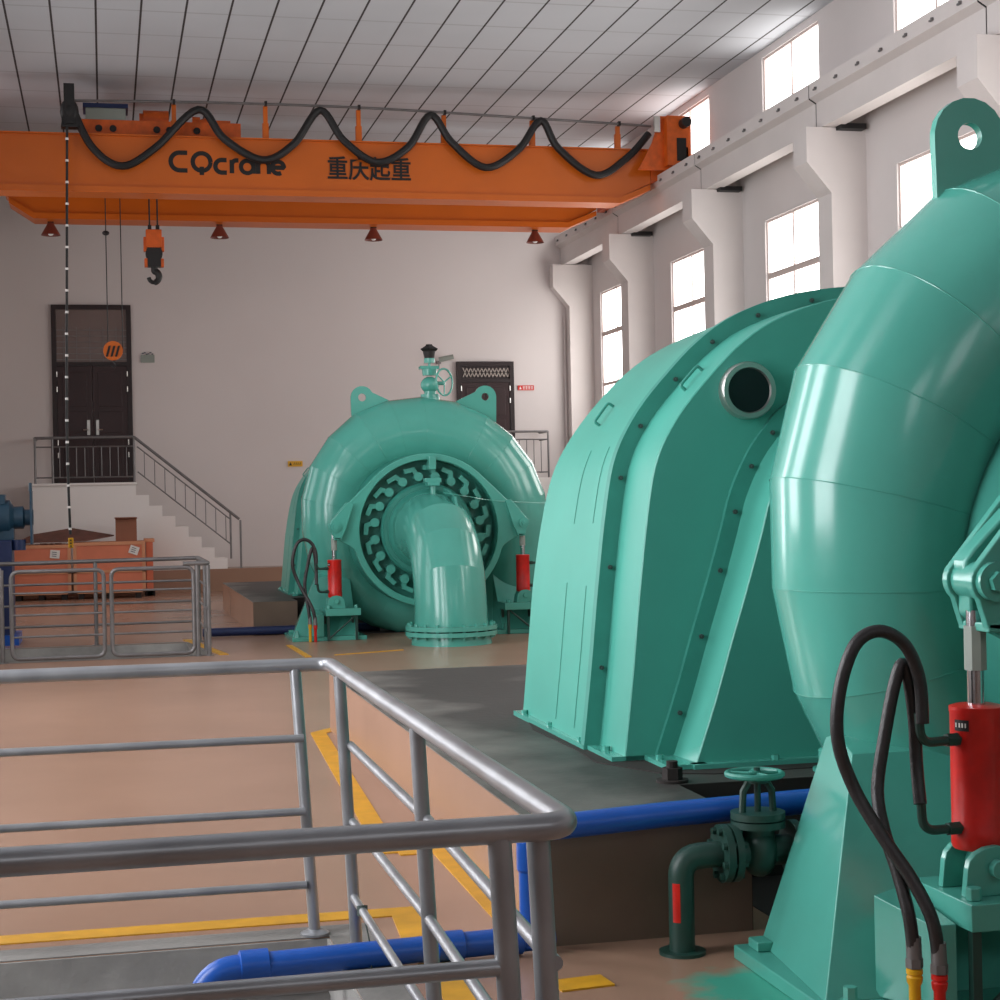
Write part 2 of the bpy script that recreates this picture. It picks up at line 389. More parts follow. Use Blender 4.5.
# doors in the far wall ------------------------------------------------------
def build_door(i, x0, x1, z0, z1, ztr, style):
    y = YF
    b = MB(); t = .09
    b.box(x0, x0+t, y-.07, y-.005, z0, z1); b.box(x1-t, x1, y-.07, y-.005, z0, z1); b.box(x0+t, x1-t, y-.07, y-.005, z1-t, z1); b.box(x0+t, x1-t, y-.07, y-.005, ztr-.04, ztr+.04)
    d = struct(b.build('door_%d' % i, M['doorframe'], org=((x0+x1)/2, y, z0)))
    xm = (x0+x1)/2
    for a, c, s_ in ((x0+t, xm-.004, -1), (xm+.004, x1-t, 1)):
        l = MB(); l.box(a, c, y-.055, y-.01, z0, ztr-.04)
        for q0, q1 in ((.08, .38), (.44, .62), (.66, .95)):
            h = ztr-.04-z0; l.box(a+.1, c-.1, y-.066, y-.054, z0+q0*h, z0+q1*h)
        lo = l.build('door_leaf', M['door'], d, bevel=.006)
        hx = xm+s_*.085
        h = MB(); h.box(hx-.028, hx+.028, y-.085, y-.066, z0+.98, z0+1.27); h.cyl((hx, y-.085, z0+1.08), (hx, y-.13, z0+1.08), .012, n=8); h.cyl((hx, y-.125, z0+1.08), (hx+s_*.1, y-.125, z0+1.08), .012, n=8)
        h.build('door_handle', M['silver'], lo)
        g = MB(); ex = a if s_ < 0 else c
        for zz in (.55, .8, 1.85, 2.15):
            g.cyl((ex, y-.075, z0+zz*(ztr-z0)/2.4), (ex, y-.075, z0+zz*(ztr-z0)/2.4+.1), .012, n=8)
        g.build('hinge', M['silver'], lo)
    if style == 'grid':
        MB().box(x0+t, x1-t, y-.03, y-.012, ztr+.04, z1-t).build('transom_glass', M['brownglass'], d)
        g = MB()
        for k in range(6): g.box(x0+t, x1-t, y-.04, y-.031, ztr+.08+k*.115, ztr+.09+k*.115)
        for k in range(5): g.box(x0+t+.13+k*.25, x0+t+.138+k*.25, y-.04, y-.031, ztr+.04, ztr+.72)
        g.build('transom_bars', M['steel_dark'], d)
    else:
        MB().box(x0+t, x1-t, y-.03, y-.012, ztr+.04, z1-t).build('transom_panel', M['doorframe'], d)
        g = MB(); za, zb = ztr+.07, z1-t-.04
        for k in range(13):
            xx = x0+t+.04+k*.078
            for s_ in (-1, 1):
                g.prism([(xx, y-.045, za if s_ > 0 else zb), (xx+.018, y-.045, za if s_ > 0 else zb), (xx+.098, y-.045, zb if s_ > 0 else za), (xx+.08, y-.045, zb if s_ > 0 else za)], (0, .012, 0))
        g.build('lattice', M['lattice'], d)
build_door(1, -.95, .56, 2.09, 5.6, 4.45, 'grid')
build_door(2, 7.03, 8.23, 2.09, 4.49, 4.1, 'lattice')

# ================================================================== TURBINE + GENERATOR COVER (rear unit, then copied)
CX, D = 3.95, 15.55
Y0 = 5.85+D                        # volute plane of the rear unit
ZR = 1.3
tb = thing('hydro_turbine', (CX, Y0, 0), 'whole green spiral turbine before the far wall, its bent outlet pipe facing forward', 'turbine', 'green hydro turbines')
def U(x, y, z): return (CX+x, Y0+y, z)
def interp(t, a):
    for (t0, v0), (t1, v1) in zip(t, t[1:]):
        if a <= t1: return v0+(v1-v0)*max(0, (a-t0)/(t1-t0))
    return t[-1][1]
RT = [(-120, .26), (-60, .33), (-30, .385), (0, .42), (45, .45), (90, .47), (135, .49), (180, .5)]
RO = [(-120, 1.24), (-60, 1.40), (-30, 1.49), (0, 1.54), (30, 1.65), (60, 1.71), (90, 1.69), (135, 1.68), (180, 1.66)]
b = MB(); rings = []; NS = 44
stn = list(range(-120, 181, 15))
for a in stn:
    r, ro = interp(RT, a), interp(RO, a); rc = ro-r
    er = Vector((-cos(R(a)), 0, sin(R(a)))); c = Vector(U(0, 0, ZR))+er*rc
    rings.append([c+er*(r*cos(2*pi*i/NS))+Vector((0, r*sin(2*pi*i/NS), 0)) for i in range(NS)])
for zz in (.85, .4, .03):
    c = Vector(U(1.16, 0, zz)); rings.append([c+Vector((.5*cos(2*pi*i/NS), .5*sin(2*pi*i/NS), 0)) for i in range(NS)])
b.rings(rings)
case = b.build('spiral_casing', M['green'], tb, ang=10.5)
w = MB()                                     # weld seams around the segments
for q in rings[3:-1:1]:
    c = sum(q, Vector())/len(q); w.tube([c+(p-c)*1.0 for p in q], .0025, 4, closed=True)
w.build('weld_seam', M['green'], case)
b = MB(); b.ringx(U(1.16, 0, .03), (0,0,1), .62, .49, .06)
for i in range(16): b.bolt(U(1.16+.56*cos(i*pi/8), .56*sin(i*pi/8), .09), (0,0,1), .022, .03)
b.build('inlet_flange', M['green'], tb)
for s_ in (-1, 1):                           # lifting lugs with an eye
    hc = (.80, 3.0) if s_ > 0 else (-.80, 3.0); rr = .05 if s_ < 0 else .05
    outer = [(-.935, 2.55), (-.945, 2.98)]
    for k in range(9): a = pi-.1-k*(pi-.55)/8; outer.append((-.80+.145*cos(a), 3.0+.145*sin(a)))
    outer += [(-.28, 2.88), (-.3, 2.55)]
    nO = len(outer)
    pts = [(Vector((x, z))-Vector((-.8, 3.0))) for x, z in outer]
    dense = []
    for k in range(nO):
        p, q = Vector(outer[k]), Vector(outer[(k+1) % nO])
        for j in range(4): dense.append(p+(q-p)*j/4)
    ring_o = [(p.x, p.y) for p in dense]; hole = []
    for p in ring_o:
        a = math.atan2(p[1]-3.0, p[0]+.8); hole.append((-.8+rr*cos(a), 3.0+rr*sin(a)))
    mk = lambda L, y: [Vector(U((-x if s_ > 0 else x)+.05, y, z-.015)) for x, z in L]
    MB().rings([mk(ring_o, -.02), mk(ring_o, .02), mk(hole, .02), mk(hole, -.02)], close=True).build('lifting_lug', M['green'], tb)
# head cover and stay ring
RX = -.09
b = MB(); b.lathe(U(RX, -.1, ZR), (0,-1,0), [(.94, 0), (.94, .35), (.90, .55), (.56, .56)], 64)
b.lathe(U(RX, -.55, ZR), (0,-1,0), [(.58, 0), (.58, .26), (.55, .3), (.5, .3)], 48)
b.lathe(U(RX, -.8, ZR), (0,-1,0), [(.50, 0), (.50, .1), (.46, .16)], 48)
b.build('head_cover', M['green_rim'], tb)
# regulating ring with two ears
N = 180; ro_, ri_ = [], []
for i in range(N):
    th = 360*i/N; t = th if th <= 90 or th >= 270 else 180-th           # fold to the right half
    t = ((t+180) % 360)-180
    r = .94
    if 4 <= t <= 46: r = min(1.22, .94/cos(R(46-t)))
    elif -3 <= t < 4: r = 1.20
    elif -16 <= t < -3: r = .94+.26*((t+16)/13)**2
    ro_.append((RX+r*cos(R(th)), r*sin(R(th)))); ri_.append((RX+.86*cos(R(th)), .86*sin(R(th))))
mk = lambda L, y: [Vector(U(x, y, ZR+z)) for x, z in L]
ring = MB().rings([mk(ro_, -.86), mk(ro_, -.94), mk(ri_, -.94), mk(ri_, -.86)], close=True).build('regulating_ring', M['green'], tb, bevel=.012)
MB().ringx(U(RX, -.86, ZR), (0,1,0), .92, .86, .24, 64).build('ring_barrel', M['green_rim'], tb)
NL = 20
for i in range(NL):
    th = 2*pi*(i+.5)/NL
    er = Vector((cos(th), 0, sin(th))); et = Vector((sin(th), 0, -cos(th)))
    c = Vector(U(RX, -.68, ZR))+er*.665
    l = MB(); l.cyl(c, c+Vector((0,-.16,0)), .056, n=18)
    a_ = c+er*.095-et*.045; e_ = a_-er*.005-et*.10; y_ = Vector((0,-.04,0))
    for (q0, q1) in ((c, a_), (a_, e_)):
        dd = (q1-q0).normalized(); nn = Vector((-dd.z, 0, dd.x))*.028; q0 = q0-dd*.012; q1 = q1+dd*.02
        l.prism([q0-nn+y_, q1-nn+y_, q1+nn+y_, q0+nn+y_], (0, -.10, 0)); y_ = y_+Vector((0,-.006,0))
    l.build('guide_vane_lever', M['green'], tb)
# locking lug at the crown
CR = CX-.05; MB().box(CR-.045, CR+.045, Y0-1.02, Y0-.86, ZR+.74, ZR+.90).build('crown_lug', M['green'], tb, bevel=.006)
b = MB(); b.box(CR-.10, CR+.10, Y0-1.06, Y0-.9, ZR+.58, ZR+.635); b.box(CR-.075, CR+.075, Y0-1.08, Y0-.9, ZR+.54, ZR+.585)
b.cyl(U(-.05, -1.0, ZR+.55), U(-.05, -1.02, ZR+.36), .035); b.build('locking_lug', M['green'], tb, bevel=.006)
# draft tube
b = MB(); path = [Vector(U(-.07, -.82, ZR)), Vector(U(-.07, -1.2, ZR))]; seam = []
for k in range(1, 5): a = k*pi/8; path.append(Vector(U(-.07, -1.2-.88*sin(a), ZR-.88*(1-cos(a)))))
path.append(Vector(U(-.07, -2.08, .17)))
rad = [.46, .44, .425, .42, .42, .42, .43]
tg = [Vector((0,-1,0)), Vector((0,-1,-.2)).normalized()]+[Vector((0, -cos(k*pi/8), -sin(k*pi/8))) for k in range(1, 5)]+[Vector((0,0,-1))]
rings = []
for p, t, r in zip(path, tg, rad):
    u = Vector((1,0,0)); v = t.cross(u); rings.append([p+u*(r*cos(2*pi*i/48))+v*(r*sin(2*pi*i/48)) for i in range(48)])
b.rings(rings); dt = b.build('draft_tube', M['green'], tb, ang=16)
b = MB(); b.box(CX+.09, CX+.12, Y0-1.5, Y0-.95, ZR+.3, ZR+.42); b.hexa([U(.09,-1.75,ZR+.2), U(.12,-1.75,ZR+.2), U(.12,-.95,ZR+.3), U(.09,-.95,ZR+.3)], [U(.09,-1.6,ZR+.40), U(.12,-1.6,ZR+.40), U(.12,-.95,ZR+.52), U(.09,-.95,ZR+.52)])
b.build('stiffener_rib', M['green'], dt)
b = MB(); b.ringx(U(-.07, -2.08, .17), (0,0,1), .535, .42, .05, 48); b.ringx(U(-.07, -2.08, .105), (0,0,1), .535, .40, .05, 48)
b.lathe(U(-.07, -2.08, 0), (0,0,1), [(.47, 0), (.46, .11)], 48)
for i in range(20): b.bolt(U(-.07+.49*cos(i*pi/10+.1), -2.08+.49*sin(i*pi/10+.1), .075), (0,0,1), .02, .175)
b.build('draft_flange', M['green'], tb)
# support feet
def foot(s_):
    b = MB(); mx = lambda x: RX+s_*(x-RX); Q = lambda x, y, z: U(mx(x), y, z); XS = lambda a, c: sorted((CX+mx(a), CX+mx(c)))
    b.hexa([Q(-1.78,-.88,.05), Q(-1.0,-.88,.05), Q(-1.0,-.14,.05), Q(-1.70,-.14,.05)][::s_], [Q(-1.43,-.35,.74), Q(-1.0,-.35,.74), Q(-1.0,-.02,.80), Q(-1.365,-.02,.80)][::s_])
    o = b.build('support_foot', M['green'], tb, bevel=.004)
    p = MB(); xs = XS(-1.80, -.9); p.box(xs[0], xs[1], Y0-1.04, Y0-.13, 0, .05); xs = XS(-1.76, -1.70); p.box(xs[0], xs[1], Y0-.26, Y0-.17, .05, .085)
    p.build('base_plate', M['green'], o, bevel=.006)
    for bx, by in ((-1.736, -.97), (-1.02, -.97)):
        q = MB(); q.bolt(Q(bx, by, .05), (0,0,1), .035, .035); q.bolt(Q(bx, by, .085), (0,0,1), .022, .04); q.build('anchor_bolt', M['green'], o)
foot(1); foot(-1)
# servomotors
def servo(s_):
    mx = lambda x: RX+s_*(x-RX); Q = lambda x, y, z: U(mx(x), y, z); XS = lambda a, c: sorted((CX+mx(a), CX+mx(c)))
    cx_, cy_ = -1.262, -.92
    b = MB(); b.lathe(Q(cx_, cy_, .515), (0,0,1), [(.080, 0), (.086, .01), (.086, .06), (.084, .065), (.084, .43), (.086, .435), (.086, .45), (.07, .455)], 32)
    cyl = b.build('servo_cylinder', M['red'], tb)
    MB().cyl(Q(cx_, cy_, .96), Q(cx_, cy_, 1.27), .028, n=20).build('piston_rod', M['chrome'], cyl)
    MB().cyl(Q(cx_, cy_, 1.08), Q(cx_, cy_, 1.22), .036, n=8).build('rod_wrap', M['boxgrey'], cyl)
    if s_ > 0:
        p = MB(); 
        for k in range(-2, 3):
            a0, a1 = R(-152+k*7-3.5), R(-152+k*7+3.5); rr = .0865
            p.add([Q(cx_+rr*cos(a0), cy_+rr*sin(a0), .893), Q(cx_+rr*cos(a1), cy_+rr*sin(a1), .893), Q(cx_+rr*cos(a1), cy_+rr*sin(a1), .928), Q(cx_+rr*cos(a0), cy_+rr*sin(a0), .928)], [(0,1,2,3)])
        plate = p.build('nameplate', M['letter'], cyl)
        p = MB(); rr = .0872
        for a, w_ in ((-165, 1.5), (-156, 2), (-149, 2), (-142, 1.5)):
            a0, a1 = R(a-w_), R(a+w_); p.add([Q(cx_+rr*cos(a0), cy_+rr*sin(a0), .904), Q(cx_+rr*cos(a1), cy_+rr*sin(a1), .904), Q(cx_+rr*cos(a1), cy_+rr*sin(a1), .918), Q(cx_+rr*cos(a0), cy_+rr*sin(a0), .918)], [(0,1,2,3)])
        p.build('nameplate_print', M['paper'], plate)
    # rod clevis: two plates with a pin, ears of the ring
    b = MB()
    for yy in (-1.03, -.87):
        pol = [Q(-1.255+.075*cos(R(a)), yy, 1.365+.075*sin(R(a))) for a in range(150, 231, 16)]+[Q(-1.275, yy, 1.215), Q(-1.19, yy, 1.205), Q(-1.13, yy, 1.33), Q(-1.03, yy, 1.64), Q(-1.10, yy, 1.66)]
        b.prism(pol, (0, .035, 0))
    b.box(*XS(-1.275, -1.19), Y0-1.03, Y0-.835, 1.205, 1.235)
    b.build('rod_clevis', M['green'], tb, bevel=.006)
    b = MB(); b.cyl(Q(-1.255, -1.06, 1.365), Q(-1.255, -.82, 1.365), .062, n=24); b.cyl(Q(-1.255, -1.06, 1.365), Q(-1.255, -1.085, 1.365), .034, n=6); b.cyl(Q(-1.255, -1.086, 1.365), Q(-1.255, -1.09, 1.365), .012, n=10)
    b.build('clevis_pin', M['green'], tb)
    # lower bracket
    b = MB(); b.box(*XS(-1.40, -.98), Y0-1.12, Y0-.72, .30, .385)
    for yy in (-1.03, -.88):
        pol = [Q(cx_+.10*cos(k*pi/8), yy, .47+.07*sin(k*pi/8)) for k in range(9)]+[Q(cx_-.11, yy, .385), Q(cx_+.11, yy, .385)]
        b.prism(pol, (0, .03, 0))
    b.cyl(Q(cx_, -1.06, .47), Q(cx_, -.82, .47), .03, n=16); b.cyl(Q(cx_, cy_, .43), Q(cx_, cy_, .52), .035, n=12)
    b.bolt(Q(-1.36, -1.06, .385), (0,0,1), .026, .04); b.bolt(Q(-1.03, -1.06, .385), (0,0,1), .026, .04)
    br = b.build('servo_bracket', M['green'], tb, bevel=.004)
    for xx in (-1.37, -1.03):
        for yy in (-1.08, -.76): MB().box(*XS(xx-.015, xx+.015), Y0+yy-.015, Y0+yy+.015, 0, .30).build('bracket_leg', M['green_dark'], br)
    MB().tube([Q(-1.36, -1.09, .03), Q(-1.05, -1.09, .29)], .012, 6).build('bracket_brace', M['green_dark'], br)
    b = MB(); b.hexa([Q(-1.50,-1.06,.052), Q(-1.42,-1.06,.052), Q(-1.42,-.80,.052), Q(-1.60,-.86,.052)][::s_], [Q(-1.50,-1.06,.315), Q(-1.42,-1.06,.315), Q(-1.42,-.70,.36), Q(-1.60,-.86,.374)][::s_])
    b.build('gusset_box', M['green'], tb, bevel=.004)
    # fittings and hoses
    for za, xa, ya, zb in ((.865, -1.492, -.98, .96), (.585, -1.478, -.955, .68)):
        b = MB(); b.tube(fillet([Q(cx_-.08, cy_-.02, za), Q(xa+.01, ya+.01, za-.002), Q(xa, ya, zb)], .05), .015, 10); b.cyl(Q(cx_-.075, cy_-.02, za), Q(cx_-.12, cy_-.025, za), .022, n=6)
        b.build('hose_fitting', M['green_dark'], cyl)
    A = [(-1.490, .93), (-1.497, 1.065), (-1.544, 1.176), (-1.63, 1.222), (-1.711, 1.182), (-1.764, 1.046), (-1.774, .893), (-1.721, .736), (-1.624, .576), (-1.536, .447), (-1.471, .318), (-1.452, .20)]
    B = [(-1.478, .67), (-1.488, .80), (-1.492, .93), (-1.508, 1.06), (-1.530, 1.112), (-1.560, 1.04), (-1.597, .877), (-1.622, .722), (-1.603, .596), (-1.562, .469), (-1.524, .325), (-1.511, .21)]
    for L, yo, capm, e in ((A, -1.0, 'red', -1.0), (B, -.95, 'yellow_cap', -.95)):
        def low(x, z):                    # the lower run swings forward, clear of the gusset box
            d = .17*max(0, min(1, (.75-z)/.4)); k = (5.85+yo-d)/(5.85+yo); return ((CX+x)*k-CX, yo-d, 1.65+(z-1.65)*k)
        h = MB(); h.tube(spline([Q(*low(x, z)) for x, z in L], 6), .0205, 14); ho = h.build('hydraulic_hose', M['hose'], tb)
        x, yo, z = low(*L[-1]); q = MB(); q.cyl(Q(x, yo, z+.045), Q(x+.002, yo, z-.02), .0235, n=16); q.bolt(Q(x+.002, yo, z-.02), (0,0,-1), .027, .028); q.build('hose_ferrule', M['steel_dark'], ho)
        q = MB(); q.lathe(Q(x+.002, yo, z-.048), (0,0,-1), [(.018, 0), (.025, .005), (.025, .018), (.02, .022), (.025, .028), (.023, .046), (.018, .055), (.018, z-.05)], 16); q.build('port_cap', M[capm], ho)
servo(1); servo(-1)
# air valve with handwheel on the crown
b = MB(); X0, Z0_ = .13, 2.90
b.cyl(U(X0, 0, Z0_), U(X0, 0, Z0_+.09), .13, .12, 24); b.cyl(U(X0, 0, Z0_+.09), U(X0, 0, Z0_+.12), .12, n=24); b.cyl(U(X0, 0, Z0_+.12), U(X0, 0, Z0_+.30), .075, .085, 20)
b.sphere(U(X0, 0, Z0_+.24), .12, 10, sq=(1,1,.9)); b.cyl(U(X0, 0, Z0_+.36), U(X0, 0, Z0_+.44), .09, .10, 20); b.box(CX+X0-.13, CX+X0+.11, Y0-.07, Y0+.07, Z0_+.44, Z0_+.48)
b.cyl(U(X0, 0, Z0_+.46), U(X0, 0, Z0_+.54), .018, n=8); b.cyl(U(X0, 0, Z0_+.52), U(X0, 0, Z0_+.58), .07, n=16); b.cyl(U(X0+.1, -.02, Z0_+.26), U(X0+.19, -.05, Z0_+.26), .025)
av = b.build('air_valve', M['green'], tb)
b = MB(); c = Vector(U(X0+.17, -.10, Z0_+.27)); u, v_ = Vector((.75, .66, 0)), Vector((0,0,1))
b.tube([c+u*(.17*cos(t*pi/12))+v_*(.17*sin(t*pi/12)) for t in range(24)], .013, 8, closed=True)
for k in range(3): a = k*2*pi/3+.5; b.cyl(c, c+u*(.17*cos(a))+v_*(.17*sin(a)), .010, n=8)
b.build('handwheel', M['green'], av)
b = MB(); b.cyl(U(X0, 0, Z0_+.58), U(X0, 0, Z0_+.67), .065, .08, 12); b.lathe(U(X0, 0, Z0_+.67), (0,0,1), [(.09, 0), (.12, .03), (.05, .07), (.04, .09)], 5); b.build('vent_cap', M['letter'], av)
# generator shaft and coupling behind the casing
b = MB(); b.cyl(U(0, .3, ZR), U(0, 1.44, ZR), .2, n=24); b.cyl(U(0, .75, ZR), U(0, .95, ZR), .42, n=32); b.cyl(U(0, .0, ZR), U(0, .5, ZR), .85, .8, 48)
b.build('main_shaft', M['green_rim'], tb)
MB().tube(spline([U(-.02, -1.5, ZR+.45), U(.3, -1.4, ZR+.40), U(.75, -1.0, ZR+.34), U(1.45, -.7, ZR+.30)], 6), .005, 5).build('sensor_wire', M['green'], tb)

# ---- generator cover -------------------------------------------------------
gc = thing('generator_cover', (CX, Y0+2.6, .42), 'narrow visible strip of green arched generator cover behind the far turbine, left side', 'machine cover', 'green generator covers')
P0 = [(-1.68, .42), (-1.631, .824), (-1.590, 1.209), (-1.537, 1.62), (-1.483, 1.86), (-1.37, 2.065), (-1.213, 2.25), (-1.055, 2.405), (-.877, 2.525), (-.64, 2.617), (-.41, 2.662), (-.2, 2.68), (0, 2.685)]
P1 = [(-1.655, .42), (-1.615, .824), (-1.575, 1.205), (-1.508, 1.585), (-1.435, 1.83), (-1.315, 2.03), (-1.155, 2.22), (-.985, 2.38), (-.80, 2.50), (-.57, 2.60), (-.355, 2.645), (-.175, 2.665), (0, 2.67)]
Q0 = [(-1.46, .42), (-1.35, .73), (-1.265, 1.0), (-1.185, 1.243), (-1.11, 1.488), (-1.06, 1.661), (-.975, 1.837), (-.885, 1.959), (-.79, 2.057), (-.55, 2.19), (-.28, 2.26), (0, 2.285)]
def arch(P, off, y, n=4):
    S = spline([(x, 0, z) for x, z in P], n); out = []
    for i, p in enumerate(S):
        t = (S[min(i+1, len(S)-1)]-S[max(i-1, 0)]).normalized(); nrm = Vector((t.z, 0, -t.x))   # inward
        q = p+nrm*off
        if i == 0: q = Vector((q.x, 0, .42))
        if i == len(S)-1: q = Vector((0, 0, q.z))
        out.append(q)
    full = out+[Vector((-p.x, 0, p.z)) for p in reversed(out[:-1])]
    return [Vector(U(p.x, y, p.z)) for p in full]
def arch_shell(mb, stations, cap0=False, cap1=False):
    n = len(stations[0]); vs = [p for s_ in stations for p in s_]; fs = []
    for i in range(len(stations)-1):
        for a in range(n-1): fs.append((i*n+a, i*n+a+1, (i+1)*n+a+1, (i+1)*n+a))
    if cap0: fs.append(tuple(range(n)))
    if cap1: fs.append(tuple((len(stations)-1)*n+a for a in range(n)))
    mb.add(vs, fs)
b = MB(); arch_shell(b, [arch(P1, .05, 3.58), arch(P1, 0, 3.56), arch(P0, 0, 2.15), arch(P0, .02, 2.15)], cap0=True)
back = b.build('rear_shell', M['green_hood'], gc, ang=40)
b = MB(); arch_shell(b, [arch(P0, .02, 2.20), arch(P0, -.02, 2.20), arch(P0, -.02, 2.14), arch(P0, .06, 2.14)]); rim = b.build('rim_flange', M['green_rim'], gc, ang=40)
b = MB(); arch_shell(b, [arch(P0, .06, 2.14), arch(P0, .06, 1.735), arch(P0, .065, 1.73)], cap1=True); fr = b.build('front_shell', M['green_hood'], gc, ang=40)
b = MB(); arch_shell(b, [arch(Q0, -.02, 1.73), arch(Q0, -.02, 1.70), arch(Q0, .06, 1.70)]); rim2 = b.build('rim_flange', M['green_rim'], gc, ang=40)
b = MB(); arch_shell(b, [arch(Q0, .06, 1.70), arch(Q0, .08, 1.455), arch(Q0, .085, 1.45)], cap1=True); nose = b.build('nose_shell', M['green_hood'], gc, ang=40)
for PP, off, y, par, idxs in ((P0, .03, 2.14, rim, range(4, 48, 5)), (Q0, .025, 1.70, rim2, range(3, 44, 5))):
    A = arch(PP, off, y); L = len(A)
    for i in list(idxs):
        if i >= L//2+3: break
        q = MB(); q.bolt(A[i], (0,-1,0), .012, .012); q.cyl(A[i], A[i]+Vector((0,-.022,0)), .006, n=6); q.build('flange_bolt', M['wire'], par)
b = MB(); b.box(CX-1.70, CX-1.60, Y0+2.15, Y0+3.6, .42, .445); b.box(CX-1.68, CX-1.50, Y0+1.73, Y0+2.15, .42, .445); b.box(CX-1.52, CX-1.33, Y0+1.40, Y0+1.73, .42, .445); b.box(CX-1.4, CX+1.4, Y0+1.38, Y0+1.45, .42, .445)
b.box(CX+1.6, CX+1.7, Y0+2.15, Y0+3.6, .42, .445); b.box(CX+1.5, CX+1.68, Y0+1.73, Y0+2.15, .42, .445)
for x, y in ((-1.67, 3.45), (-1.67, 2.9), (-1.67, 2.3), (-1.64, 1.95), (-1.49, 1.6), (-1.0, 1.41), (-.5, 1.41)): b.bolt(U(x, y, .445), (0,0,1), .018, .02)
b.build('foot_flange', M['green'], gc)
# sight glass, grab handles, panel seams
pc = Vector(U(-.985, 1.73, 2.143))
b = MB(); b.lathe(pc, (0,-1,0), [(.135, 0), (.137, .045), (.130, .06), (.108, .06), (.103, .045)], 40, cap=(True, False)); pr_ = b.build('sight_glass_rim', M['silver'], gc)
MB().cyl(pc+Vector((0,-.044,0)), pc+Vector((0,-.047,0)), .104, n=40).build('sight_glass', M['glassdark'], pr_)
def handle(p, d, nrm, L=.13, h=.035):
    p, d, nrm = Vector(p), Vector(d).normalized(), Vector(nrm).normalized()
    q = fillet([p-d*L/2, p-d*L/2+nrm*h, p+d*L/2+nrm*h, p+d*L/2], .015, 4)
    MB().tube(q, .008, 8).build('grab_handle', M['green_rim'], gc)
A = arch(P0, .06, 1.93); i = 24; handle(A[i], A[i+1]-A[i-1], Vector((-.75, 0, .66)))
A = arch(P0, .035, 2.95); i = 21; handle(A[i], A[i+1]-A[i-1], Vector((-.8, 0, .55)))
A = arch(Q0, .07, 1.58); i = 30; handle(A[i], A[i+1]-A[i-1], Vector((-.75, 0, .66)))
for y in (2.42, 2.80):
    A = [p*(1-t_)+q*t_ for t_ in ((y-2.15)/1.41,) for p, q in zip(arch(P0, -.003, y), arch(P1, -.003, y))]; 
    for L_ in (A[1:9], A[11:18]): MB().tube(L_, .0018, 4).build('panel_seam', M['green_rim'], back)

tn = copy_tree(tb, (0, -D, 0)); tn['label'] = 'large green spiral turbine cut off by the right edge, nearest, with a full-size red cylinder'
gn = copy_tree(gc, (0, -D, 0)); gc.location.y -= .35; gc.location.x += .15; gn['label'] = 'big green arched generator cover in the middle with a round dark sight glass'

# ---- machine plinths -------------------------------------------------------
def plinth(y0, y1, yr, x0):
    b = MB()
    for xa, xb, ya, yb, mi in ((x0, 2.36, y0, y1, 2), (2.36, 7.4, yr, y1, 3)):
        b.box(xa, xb, ya, yb, .0, .414, 0); b.box(xa-.0, xb, ya, yb, .414, .42, 1)
        b.box(xa+.002, xb, ya-.003, ya+.0, .0, .418, mi); b.box(xb, xb+.003, ya, yr, 0, .418, 3) if mi == 2 else None  # recess faces take the dark slot, shade put into their colour
    struct(b.build('machine_plinth', [M['floor'], M['plinth'], M['brown_concrete'], M['pallet_and_shade']]))
    struct(MB().box(2.5, 6.2, yr-1.15, yr-.004, 0, .003).build('painted_shade_patch', M['pallet_and_shade']))  # thin dark patch painting shade onto the floor under the turbine
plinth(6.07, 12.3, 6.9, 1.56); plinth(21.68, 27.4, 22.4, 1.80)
bs = MB().prism([(2.32, 9.5, .42), (2.2, 8.8, .42), (2.22, 8.0, .42), (2.2, 7.6, .42), (2.38, 7.2, .42), (2.6, 7.1, .42), (3.2, 7.12, .42), (5.4, 7.2, .42), (5.5, 9.4, .42)], (0, 0, .004)).build('cover_dark_patch', M['pallet_and_shade']); struct(bs)  # thin dark sheet on the plinth top around the foot of the cover

# ---- blue pipes ------------------------------------------------------------
bp = thing('blue_water_pipe', (1.5, 6.0, 0), 'blue pipe along the near plinth edge and across the floor into the near pit', 'pipe', 'blue water pipes')
b = MB(); b.tube([(1.56, 5.99, .455), (2.0, 5.99, .475), (2.9, 5.99, .50), (3.6, 5.99, .50)], .047, 16); b.build('upper_pipe', M['blue'], bp)
b = MB(); b.tube(fillet([(1.56, 5.99, .455), (1.47, 5.99, .45), (1.47, 5.99, .03)], .05), .036, 14); b.lathe((1.47, 5.99, .30), (0,0,1), [(.036, 0), (.043, .01), (.043, .11), (.036, .12)], 16); b.build('down_pipe', M['blue'], bp)
b = MB(); b.tube(fillet([(1.56, 6.01, .055), (.33, 5.93, .05), (.25, 5.925, -.1), (.25, 5.925, -1.75)], .08), .046, 16)
for x in (1.12, 1.34, .42): b.lathe((x, 6.01-(1.56-x)*.062, .055), (1, .062, 0), [(.046, 0), (.054, .004), (.054, .10), (.046, .104)], 16)
b.build('floor_pipe', M['blue'], bp)
bq = thing('blue_water_pipe', (1.8, 21.6, 0), 'thin blue pipe lying along the foot of the far plinth', 'pipe', 'blue water pipes')
b = MB(); b.tube([(1.16, 21.6, .06), (3.4, 21.6, .06)], .055, 12); b.build('floor_pipe', M['navy'], bq)

